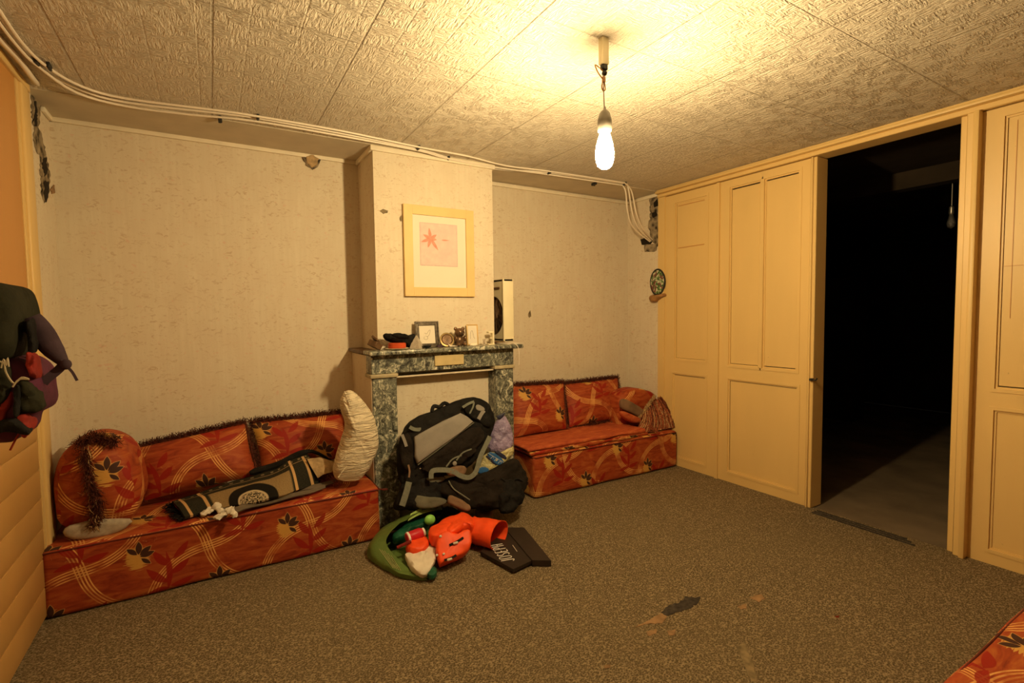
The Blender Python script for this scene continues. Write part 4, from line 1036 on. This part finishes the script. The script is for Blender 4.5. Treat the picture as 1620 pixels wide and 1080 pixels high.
# ================================================================ TRAVEL PACK PILE
nb = V((-.12, -1, .30)).normalized(); ob = V((1.35, 2.92, .50))
P_ = lambda a, c: V(pp(a, c, ob, nb))
t = thing('travel_backpack', 'large black travel backpack with grey panel leaning in the fireplace', 'backpack', (1.4, 2.95, 0), )
out = [P_(*q) for q in ((629, 760), (628, 720), (633, 692), (640, 678), (660, 658), (684, 650), (705, 640), (728, 632), (748, 626), (768, 636), (779, 655), (783, 668), (776, 690), (757, 722), (735, 745), (700, 752), (665, 760), (650, 775))]
MB().puff(out, nb, .07, .14, 8, .020, 9, 3, flat=.62).build('main_body', 'black', t)
of = ob + nb * .075; Pf = lambda a, c: V(pp(a, c, of, nb))
MB().puff([Pf(*q) for q in ((654, 691), (670, 682), (700, 666), (728, 653), (738, 659), (748, 667), (730, 683), (700, 704), (675, 722), (660, 733), (655, 722), (655, 705))], nb, .026, .03, 3, .006, 14, 0, .92).build('front_panel', 'greynylon', t)
MB().puff([Pf(*q) for q in ((636, 690), (645, 684), (652, 694), (655, 730), (650, 745), (636, 740), (632, 712))], nb, .018, .03, 4, .006, 18).build('side_pocket', 'black2', t)
MB().puff([Pf(*q) for q in ((733, 645), (748, 634), (766, 640), (778, 660), (776, 678), (762, 672), (750, 664), (738, 656))], nb, .02, .04, 4, .008, 18).build('top_pocket', 'black', t)
MB().puff([Pf(*q) for q in ((663, 734), (700, 708), (748, 672), (770, 680), (760, 705), (735, 730), (705, 745), (672, 748))], nb, .022, .04, 6, .018, 16, 3).build('lower_pocket', 'black2', t)
def strap(parent, pts, w, nrm, m='strap', th=.003, name='strap', lift=.004, o_=None):
    oo = V(o_) if o_ is not None else of
    P = smooth_line([V(pp(a, c, oo + V(nrm) * lift, nrm)) for a, c in pts], 4)
    wd = []
    for i in range(len(P)):
        d = (P[min(i + 1, len(P) - 1)] - P[max(i - 1, 0)]).normalized(); wd.append(V(nrm).cross(d))
    return MB().ribbon(P, w, th, wd).build(name, m, parent)
oh = of + nb * .022
strap(t, [(732, 644), (742, 638), (750, 635)], .016, nb, o_=oh); strap(t, [(743, 654), (748, 644), (750, 636)], .010, nb, o_=oh)
strap(t, [(757, 663), (762, 654), (766, 649)], .024, nb, 'greynylon', o_=oh)
MB().puff([V(pp(a, c, oh, nb)) for a, c in ((752, 641), (757, 639), (768, 646), (764, 651), (753, 649))], nb, .006, .004, 3, .002, 30, 1, .8).build('buckle_patch', 'greynylon', t)
strap(t, [(636, 687), (640, 697), (643, 706)], .018, nb, 'greynylon', o_=oh)
strap(t, [(648, 675), (656, 679), (666, 679)], .022, nb, 'strap', o_=oh + nb * -.03)
MB().tube(smooth_line([P_(*q) + nb * .02 for q in ((682, 652), (685, 643), (694, 644), (702, 638), (712, 644))], 4), .013, 8).build('grab_handle', 'black', t)
strap(t, [(775, 690), (768, 705), (760, 722), (755, 740), (750, 750), (741, 755), (728, 752), (716, 745), (700, 743), (684, 745), (682, 757)], .030, nb, lift=.03, name='shoulder_strap')
strap(t, [(646, 735), (648, 745), (647, 755)], .010, nb, 'brown', lift=.02, name='zip_pull')
strap(t, [(647, 762), (643, 778), (636, 800)], .036, nb, 'strap', lift=.02, name='hip_strap')
b = MB(); b.lathe([(.001, 0), (.012, 0), (.014, .003), (.010, .006), (.001, .006)], Pf(717, 733) + nb * .03, 16, axis=nb); b.build('toggle', 'greynylon', t)
for q in ((706, 738), (722, 728)): strap(t, [q, (q[0] + 10, q[1] - 12), (q[0] + 24, q[1] - 18)], .008, nb, 'strap', lift=.028, name='compression_strap')
MB().rbox(Pf(700, 742) + nb * .02 - V((.02, .006, .01)), Pf(700, 742) + nb * .02 + V((.02, .006, .01)), .004, 2).build('buckle', 'clip', t)
MB().puff([Pf(*q) + nb * .01 for q in ((707, 742), (722, 735), (738, 738), (736, 750), (716, 754), (706, 750))], nb, .02, .03, 5, .006, 24).build('padded_belt', 'brown', t)
# zips and webbing
strap(t, [(653, 690), (700, 664), (729, 650)], .005, nb, 'black2', lift=.014, name='piping_line'); strap(t, [(661, 735), (700, 706), (750, 668)], .006, nb, 'olive', lift=.014, name='piping_line')
b = MB(); b.ball(Pf(663, 741) + nb * .03, (.006, .006, .004), 8, 5); b.build('stud', 'steel', t)

# black holdall in front
ob2 = V((1.50, 2.76, .16)); n2_ = V((-.1, -1, .55)).normalized(); Q = lambda a, c: V(pp(a, c, ob2, n2_))
t = thing('black_holdall', 'slumped black holdall with brown trim in front of the travel backpack', 'bag', (1.5, 2.85, 0))
def clampz(b, z=.004):
    for v in b.v: v.z = max(v.z, z)
    return b
b = MB(); b.puff([Q(*q) for q in ((690, 762), (712, 754), (745, 756), (780, 742), (812, 722), (828, 735), (832, 760), (826, 785), (812, 798), (790, 806), (765, 806), (735, 802), (708, 792), (690, 778))], n2_, .06, .13, 8, .024, 11, 3, flat=.6)
clampz(b).build('main_body', 'black2', t)
b = MB(); b.puff([Q(*q) + n2_ * .03 for q in ((786, 768), (806, 758), (822, 770), (822, 795), (808, 812), (790, 812), (782, 795))], n2_, .05, .08, 6, .022, 15, 3); clampz(b).build('end_pocket', 'black', t)
b = MB(); b.tube(smooth_line([Q(*q) + n2_ * .072 for q in ((705, 764), (712, 776), (726, 786), (738, 794))], 4), .004, 6); b.build('zip', 'strap', t)
b = MB(); b.puff([Q(*q) + n2_ * .065 for q in ((706, 784), (718, 790), (738, 800), (741, 810), (730, 812), (712, 802), (702, 798))], n2_, .018, .03, 4, .006, 30); clampz(b).build('trim_flap', 'brown', t)
b = MB(); b.tube(smooth_line([Q(*q) + n2_ * .06 for q in ((775, 764), (788, 760), (800, 768), (812, 760), (822, 764))], 4), .006, 6); b.build('handle', 'black', t)
# under pack
ob3 = V((1.22, 2.78, .12)); Q3 = lambda a, c: V(pp(a, c, ob3, n2_))
t = thing('black_daypack', 'flattened black daypack under the travel backpack beside the marble leg', 'backpack', (1.2, 2.85, 0))
b = MB(); b.puff([Q3(*q) for q in ((645, 752), (662, 745), (684, 750), (702, 765), (706, 784), (700, 800), (680, 806), (655, 806), (632, 806), (622, 798), (632, 772))], n2_, .05, .12, 8, .020, 13, 3); clampz(b).build('main_body', 'black', t)
b = MB(); b.puff([Q3(*q) + n2_ * .045 for q in ((652, 784), (672, 788), (704, 790), (702, 800), (676, 808), (652, 804))], n2_, .02, .04, 4, .006, 20); clampz(b).build('lower_flap', 'olive', t)
b = MB(); b.puff([Q3(*q) + n2_ * .035 for q in ((668, 758), (688, 752), (704, 756), (700, 764), (676, 768))], n2_, .015, .03, 4, .006, 20); clampz(b).build('padded_strap', 'olive', t)
b = MB(); b.puff([pz(a, c, .03) for a, c in ((618, 790), (630, 792), (645, 806), (660, 818), (640, 822), (622, 812))], (0, 0, 1), .03, .025, 4, .006, 20)
tag(clampz(b).build('olive_cloth', 'olive'), 'crumpled dark olive cloth on the floor beside the left sofa end', 'cloth')
b = MB(); b.puff([pz(a, c, .035) for a, c in ((752, 806), (764, 798), (778, 803), (782, 815), (770, 824), (752, 818))], (0, 0, 1), .03, .03, 4, .008, 24)
tag(clampz(b).build('rust_cloth', 'brown'), 'brown cloth bundle on the carpet behind the orange life vest', 'cloth')
b = MB(); b.puff([pz(a, c, .06) for a, c in ((684, 812), (706, 806), (724, 808), (732, 816), (720, 826), (694, 826))], (0, 0, 1), .03, .05, 4, .008, 24)
tag(clampz(b).build('dark_cloth', 'black2'), 'dark crumpled cloth between holdall and green bag', 'cloth')
# foil pack
n4 = V((-.35, -1, .25)).normalized(); ob4 = V((1.74, 2.93, .42)); Q4 = lambda a, c: V(pp(a, c, ob4, n4))
t = thing('foil_pack', 'lilac and yellow shiny plastic pack with blue bands, right of travel backpack', 'bag', (1.75, 2.95, .2))
MB().puff([Q4(*q) for q in ((786, 660), (797, 654), (806, 668), (812, 690), (812, 705), (802, 716), (786, 716), (770, 712), (774, 690))], n4, .04, .06, 6, .008, 22).build('lilac_part', 'purple', t)
MB().puff([Q4(*q) for q in ((772, 714), (790, 716), (812, 702), (813, 716), (800, 730), (788, 742), (772, 752), (752, 748), (746, 738), (756, 728))], n4, .045, .06, 6, .008, 22).build('yellow_part', 'foil', t)
for pts, m, nm in ((((768, 718), (776, 713), (797, 727), (791, 737), (780, 732)), 'blue', 'blue_band'), (((752, 742), (764, 736), (775, 742), (766, 749), (755, 748)), 'blue', 'blue_band'), (((780, 715), (786, 712), (801, 722), (798, 728)), 'navy', 'navy_band'), (((766, 722), (770, 719), (786, 733), (782, 736)), 'navy', 'navy_band'), (((783, 659), (790, 655), (799, 652), (795, 658), (788, 664)), 'navy', 'pack_tip')):
    MB().puff([Q4(*q) + n4 * .040 for q in pts], n4, .008, .02, 3, .002, 30, 1, .85).build(nm, m, t)
b = MB()
for u in ((776, 722), (782, 725), (788, 729)): b.tube([Q4(u[0] - 2, u[1] + 3) + n4 * .050, Q4(u[0] + 2, u[1] - 1) + n4 * .051, Q4(u[0] + 3, u[1] + 3) + n4 * .051], .0012, 5)
b.tube([Q4(770, 716) + n4 * .05, Q4(797, 732) + n4 * .05], .0012, 5); b.build('white_marks', 'white', t)

# ================================================================ GREEN BAG, VEST, CARD BAG
t = thing('green_plastic_bag', 'open green plastic carrier bag lying on the carpet', 'bag', (.90, 2.60, 0))
def fpt(a, c, z): return V(pz(a, c, z))
# back wall of the bag: bottom edge on floor, rim raised
rim = [fpt(694, 798, .14), fpt(682, 799, .17), fpt(668, 806, .18), (fpt(648, 818, .17)), fpt(628, 832, .15), fpt(615, 848, .12), fpt(612, 862, .09), fpt(628, 880, .05), fpt(645, 898, .03), fpt(660, 910, .02), fpt(682, 913, .02)]
low = [fpt(700, 812, .06), fpt(672, 820, .03), fpt(640, 834, .01), fpt(615, 842, .01), fpt(592, 856, .01), fpt(583, 870, .01), fpt(583, 882, .008), fpt(597, 894, .006), fpt(620, 908, .005), fpt(645, 916, .005), fpt(678, 917, .005)]
rim = smooth_line(rim, 4); low = smooth_line(low, 4); rows = []
for i, (a, c) in enumerate(zip(rim, low)):
    r = []
    for j in range(8):
        k = j / 7; p = a.lerp(c, k); out_ = (c - a); out_.z = 0; p += out_.normalized() * .035 * math.sin(PI * k); p.z += .02 * math.sin(PI * k)
        p += V([noise.noise(p * 18 + V((s_, 0, 0))) * .008 for s_ in (1, 4, 8)]); p.z = max(p.z, .003); r.append(p)
    rows.append(r)
MB().sheet(rows, .0015).build('bag_wall', 'green', t)
fl_ = [[fpt(696, 798, .13), fpt(683, 796, .17), fpt(668, 802, .19), fpt(650, 812, .18)], [fpt(700, 806, .12), fpt(684, 808, .15), fpt(664, 814, .16), fpt(645, 824, .15)]]
MB().sheet([smooth_line(r, 4) for r in fl_], .0015).build('rim_flap', 'green2', t)
b = MB(); b.puff([fpt(a, c, .012) for a, c in ((590, 870), (640, 830), (690, 835), (694, 880), (685, 912), (640, 905), (600, 892))], (0, 0, 1), .006, .006, 2, .002, 20); clampz(b, .002).build('bag_floor', 'green', t)
b = MB(); 
for i in range(5): b.tube([fpt(600 + i * 4, 868 + i * 1.5, .082 - .006 * i), fpt(622 + i * 3, 898 + i, .052 - .004 * i)], .0012, 4)
b.build('printed_lines', 'foil', t)
MB().puff([fpt(a, c, .03) for a, c in ((676, 902), (690, 898), (692, 908), (684, 915), (675, 912))], (0, 0, 1), .02, .02, 3, .004, 40).build('bag_handle', 'dkgreen', t)
b = MB(); b.puff([fpt(a, c, .09) for a, c in ((620, 850), (632, 836), (655, 824), (678, 818), (684, 824), (676, 834), (650, 842), (640, 852), (622, 856))], (0, -.4, 1), .035, .05, 5, .012, 22); clampz(b)
tag(b.build('green_garment', 'dkgreen'), 'dark green crumpled garment inside the green bag', 'garment')
b = MB(); b.ball(fpt(680, 822, .14), (.034, .028, .03)); tag(b.build('lime_ball', 'lime'), 'bright lime green ball at mouth of the green bag', 'ball')
b = MB(); a, c = fpt(642, 852, .11), fpt(668, 842, .12); t = thing('red_bottle', 'red bottle with white band lying in the green bag', 'bottle', a)
ax_ = (c - a).normalized(); L_ = (c - a).length
MB().lathe([(.004, 0), (.026, .004), (.031, .015), (.031, L_ - .015), (.025, L_), (.002, L_ + .002)], a, 20, axis=ax_).build('body', 'red', t)
MB().lathe([(.0315, .008), (.0325, .010), (.0325, .018), (.0315, .02)], a, 20, axis=ax_).build('band', 'white', t)
MB().lathe([(.022, L_ - .004), (.024, L_ - .003), (.024, L_ + .012), (.010, L_ + .014)], a, 20, axis=ax_).build('cap', 'cloth', t)
MB().tube([fpt(628, 866, .10), fpt(650, 856, .115)], .009, 8).build('spout', 'redcloth', t)
b = MB(); b.puff([fpt(a, c, .07) for a, c in ((640, 862), (660, 850), (676, 852), (680, 864), (668, 874), (645, 876))], (0, -.3, 1), .035, .05, 4, .008, 20); clampz(b)
tag(b.build('orange_pouch', 'orange'), 'smooth orange pouch inside the green bag under the red bottle', 'pouch')
b = MB(); b.puff([fpt(a, c, .05) for a, c in ((638, 876), (664, 873), (678, 860), (685, 852), (690, 862), (690, 885), (682, 900), (672, 911), (655, 904), (646, 890))], (0, -.3, 1), .022, .04, 4, .010, 24); clampz(b)
tag(b.build('white_cloth', 'cloth'), 'white crumpled plastic wrapping spilling out of the green bag', 'wrapping')
# life vest
t = thing('life_vest', 'orange red inflatable vest spread on carpet between two bags', 'life vest', (1.15, 2.5, 0))
nv = V((-.15, -.75, .8)).normalized(); ov = V((1.05, 2.43, .08)); Qv = lambda a, c: V(pp(a, c, ov, nv))
b = MB(); b.puff([Qv(*q) for q in ((690, 852), (702, 840), (720, 846), (738, 838), (745, 842), (744, 866), (738, 876), (720, 884), (702, 892), (694, 896), (691, 880))], nv, .03, .05, 5, .010, 18, 1, .8); clampz(b).build('front_panel', 'orange', t)
b = MB(); b.puff([fpt(a, c, .13) for a, c in ((676, 842), (700, 826), (722, 818), (742, 814), (752, 822), (750, 838), (735, 836), (720, 848), (700, 850), (682, 852))], (0, -.2, 1), .035, .10, 6, .012, 16); clampz(b).build('back_panel', 'orange', t)
b = MB(); b.puff([fpt(a, c, .15) for a, c in ((704, 836), (722, 826), (735, 826), (733, 836), (718, 844), (708, 846))], (0, -.2, 1), .026, .02, 4, .006, 30).build('collar_fold', 'orange', t)
cf = MB(); A0, A1 = fpt(748, 838, .08), fpt(790, 846, .085); axc = (A1 - A0).normalized(); rows = []
for k in range(9):
    f_ = k / 8; c = A0.lerp(A1, f_); w0_, h0_ = .085 + .02 * f_ - .03 * (f_ < .15), .075 + .0 * f_; sdv = V((0, 0, 1)).cross(axc).normalized(); r = []
    for j in range(21):
        a = 2 * PI * j / 20; q = c + sdv * math.cos(a) * w0_ + V((0, 0, 1)) * math.sin(a) * h0_ ; q += V([noise.noise(q * 16 + V((s_, 0, 0))) * .010 * (1.3 - f_) for s_ in (1, 4, 8)]); q.z = max(q.z, .006); r.append(q)
    rows.append(r)
cf.sheet(rows, .004).build('cuff', 'orange', t)
for (q0, q1) in (((711, 862), (733, 850)), ((703, 886), (722, 878))):
    strap(t, [q0, ((q0[0] + q1[0]) / 2, (q0[1] + q1[1]) / 2 + 1), q1], .012, nv, 'black', .003, 'buckle_strap', .036, ov)
    b = MB(); m_ = V(pp((q0[0] + q1[0]) / 2 - 1, (q0[1] + q1[1]) / 2 + 3, ov + nv * .04, nv)); b.rbox(m_ + V((-.014, -.004, -.004)), m_ + V((.014, .006, .006)), .002, 1); b.build('buckle', 'cloth', t)
for q in ((697, 848), (702, 876), (691, 878)):
    b = MB(); m_ = V(pp(*q, ov + nv * .033, nv)); b.ball(m_, (.008, .006, .007), 10, 6); b.build('eyelet', 'cloth', t)
m_ = V(pz(768, 846, .15)); strap(t, [(771, 840), (771, 848), (770, 856)], .010, nv, 'cloth', .002, 'printed_label', .0, A0.lerp(A1, .5) + nv * .078)
# JOSEPH card bag
t = thing('card_bag', 'flat black card shopping bag with white lettering on the carpet', 'bag', (1.45, 2.35, 0))
zb_ = .030
c_ = [fpt(797, 841, zb_), fpt(800, 834, zb_), fpt(826, 834, zb_), fpt(870, 888, zb_), fpt(812, 900, zb_), fpt(766, 876, zb_)]
A, B, C_, D = fpt(798, 834, zb_), fpt(872, 888, zb_), fpt(812, 900, zb_), fpt(752, 868, zb_)
def slab(pts, z0, z1, r=0):
    n = len(pts); vs = [V((p.x, p.y, z0)) for p in pts] + [V((p.x, p.y, z1)) for p in pts]
    return vs, [tuple(range(n))[::-1], tuple(range(n, 2 * n))] + [(i, (i + 1) % n, n + (i + 1) % n, n + i) for i in range(n)]
E0, E1 = fpt(800, 838, zb_), fpt(842, 886, zb_)
b = MB(); b.addm(*slab([E0, E1, C_, fpt(760, 872, zb_)][::-1], .012, .030)); b.build('body', 'joseph', t, smooth=False)
FO = [fpt(798, 833, .04), fpt(829, 833, .04), fpt(872, 888, .03), fpt(842, 886, .036)]
b = MB(); b.addm(*slab(FO, .002, .036)); b.build('base_fold', 'joseph', t, smooth=False)
J0, J1 = fpt(814, 886, .031), fpt(789, 852, .031); dr = (J1 - J0).normalized(); upv = V((0, 0, 1)).cross(dr)
# slim hand-drawn capitals as strokes, (x, y) in letter heights
strokes = [[(0, .12), (.10, 0), (.22, .06), (.24, 1)], [(.60, 0), (.46, .15), (.46, .85), (.60, 1), (.74, .85), (.74, .15), (.60, 0)],
           [(.96, .1), (1.08, 0), (1.2, .12), (1.18, .4), (.98, .6), (.97, .88), (1.08, 1), (1.2, .9)],
           [(1.66, 1), (1.42, 1)], [(1.42, 1), (1.42, 0)], [(1.42, 0), (1.68, 0)], [(1.42, .5), (1.60, .5)],
           [(1.88, 0), (1.88, 1)], [(1.88, 1), (2.06, .98), (2.14, .78), (2.06, .55), (1.88, .5)], [(2.34, 0), (2.34, 1)], [(2.34, .5), (2.6, .5)], [(2.6, 0), (2.6, 1)]]
b = MB(); LH = .070; LW = .080
for st in strokes:
    q = smooth_line([(x, y, 0) for x, y in st], 4) if len(st) > 3 else [V((x, y, 0)) for x, y in st]
    b.tube([V((J0.x, J0.y, .0308)) + dr * (p.x * LW) - upv * 0 + upv * (p.y * LH) for p in q], .0024, 5)
b.build('lettering', 'white', t)
b = MB(); q0, q1 = fpt(811, 862, .031), fpt(818, 872, .031); b.tube([q0, q1], .0018, 4); b.build('small_print', 'cloth', t)

# ================================================================ HANGING RUCKSACK
yk = 2.2; H_ = lambda a, c, y=yk: V(py_(a, c, y))
t = thing('hanging_rucksack', 'dark green and red rucksack with purple strap hanging on the left door', 'backpack', (-.6, 2.2, 1.0))
b = MB(); extr(b, [H_(*q) for q in ((-55, 455), (-20, 448), (15, 449), (36, 456), (44, 478), (47, 510), (44, 545), (34, 566), (0, 572), (-55, 572))], 2.10, 2.30, .06, .006, 14)
for v in b.v: v.x = max(v.x, XL + .016)
b.build('lid', 'darkgreenbag', t)
b = MB(); extr(b, [H_(*q) for q in ((-55, 560), (0, 560), (40, 562), (62, 575), (72, 600), (76, 640), (66, 652), (50, 656), (44, 690), (10, 694), (-55, 690))], 2.13, 2.32, .05, .010, 14)
for v in b.v: v.x = max(v.x, XL + .016)
b.build('main_body', 'purplecloth', t)
for pts, m, y, nm in ((((-20, 600), (8, 606), (26, 615), (20, 640), (8, 668), (-4, 690), (-30, 690)), 'redcloth', 2.09, 'red_panel'), (((24, 600), (40, 596), (56, 610), (66, 630), (72, 650), (50, 655), (26, 652)), 'darkgreenbag', 2.085, 'side_pocket'),
                      (((22, 610), (34, 606), (34, 645), (30, 658), (22, 652)), 'black', 2.07, 'webbing_panel'), (((28, 655), (46, 650), (50, 668), (45, 692), (32, 690)), 'redcloth', 2.09, 'red_flap'), (((-20, 668), (20, 660), (36, 668), (50, 680), (42, 688), (10, 682), (-20, 692)), 'black', 2.075, 'bottom_strap'),
                      (((40, 556), (52, 558), (60, 570), (62, 600), (52, 600), (42, 580)), 'redcloth', 2.09, 'red_trim'), (((-30, 560), (5, 566), (22, 590), (14, 640), (-30, 655)), 'darkgreenbag', 2.08, 'front_pocket'), (((42, 508), (50, 500), (56, 530), (56, 556), (44, 560)), 'black', 2.11, 'side_webbing')):
    MB().puff([H_(*q, y) for q in pts], (0, -1, 0), .02, .05, 5, .014, 22).build(nm, m, t)
ns = V((0.1, -1, .05)).normalized()
sp = smooth_line([V(pp(a, c, (-.45, 2.16, 1.1), ns)) for a, c in ((48, 502), (64, 524), (82, 550), (103, 576))], 5); rows = []
for i, p in enumerate(sp):
    k = i / (len(sp) - 1); d = (sp[min(i + 1, len(sp) - 1)] - sp[max(i - 1, 0)]).normalized(); c = ns.cross(d); wv = (.023 + .008 * math.sin(PI * min(1, k * 1.3))) * (1 - max(0, k - .75) * 3.0)
    rows.append([p + c * wv * q + ns * .010 * (1 - q * q) for q in (-1, -.6, 0, .6, 1)])
MB().sheet(rows, .012).build('shoulder_strap', 'violet', t)
strap(t, [(104, 572), (92, 585), (76, 598), (68, 606)], .026, ns, 'violet', .004, 'lower_strap', 0, (-.45, 2.16, 1.1))
MB().ball(H_(104, 576, 2.16), (.016, .012, .018)).build('strap_knot', 'violet', t)
strap(t, [(104, 578), (114, 588), (122, 602)], .008, ns, 'violet', .002, 'strap_tail', 0, (-.45, 2.16, 1.1))
b = MB(); b.tube(smooth_line([H_(*q, 2.05) for q in ((-5, 572), (6, 574), (10, 590), (22, 606), (34, 597), (46, 600), (30, 600), (20, 612))], 4), .0025, 6)
b.tube(smooth_line([H_(*q, 2.05) for q in ((2, 582), (6, 568), (10, 578), (12, 566), (14, 580))], 4), .0022, 6); b.build('drawcord', 'cord', t)
b = MB(); b.tube(smooth_line([H_(*q, 2.09) for q in ((30, 685), (22, 700), (16, 712))], 4), .003, 6); b.build('loose_tail', 'redcloth', t)
b = MB(); b.tube(smooth_line([(XL + .02, 2.2, 1.46), (XL + .03, 2.2, 1.56), (XL + .02, 2.22, 1.6)], 4), .008, 6); b.build('hanging_loop', 'black', t)

# ---- small pieces become sub-parts of the part they sit on
SUB = {'piping': 'base', 'fringe_cord': 'fringe', 'seam': 'cover', 'flower': 'print', 'print_edge': 'mat_board', 'buckle': 'buckle_strap',
       'control_slot': 'housing', 'grille': 'front_plate', 'hub': 'back_plate', 'eyelet': 'front_panel', 'rim_flap': 'bag_wall', 'printed_lines': 'bag_wall',
       'navy_band': 'yellow_part', 'blue_band': 'yellow_part', 'white_marks': 'yellow_part', 'pack_tip': 'lilac_part', 'lettering': 'body',
       'small_print': 'body', 'zip': 'main_body', 'stud': 'main_body', 'drawing': 'picture_sheet', 'strap_knot': 'shoulder_strap', 'strap_tail': 'shoulder_strap',
       'face': 'body', 'pale_threads': 'tassels', 'buckle_patch': 'top_pocket', 'zip_pull': 'side_pocket', 'printed_label': 'cuff', 'collar_fold': 'back_panel',
       'plaque': 'lintel', 'loose_tail': 'red_flap', 'rug_tassels': 'rug_face', 'cord_knot': 'wire'}
for root in [o for o in S.objects if o.parent is None and o.type == 'EMPTY']:
    kids = list(root.children); byname = {}
    for k in kids: byname.setdefault(k.name.split('.')[0], k)
    for k in kids:
        p = SUB.get(k.name.split('.')[0])
        if p and p in byname and byname[p] is not k: k.parent = byname[p]
for o in S.objects:
    if '_o' in o: del o['_o']
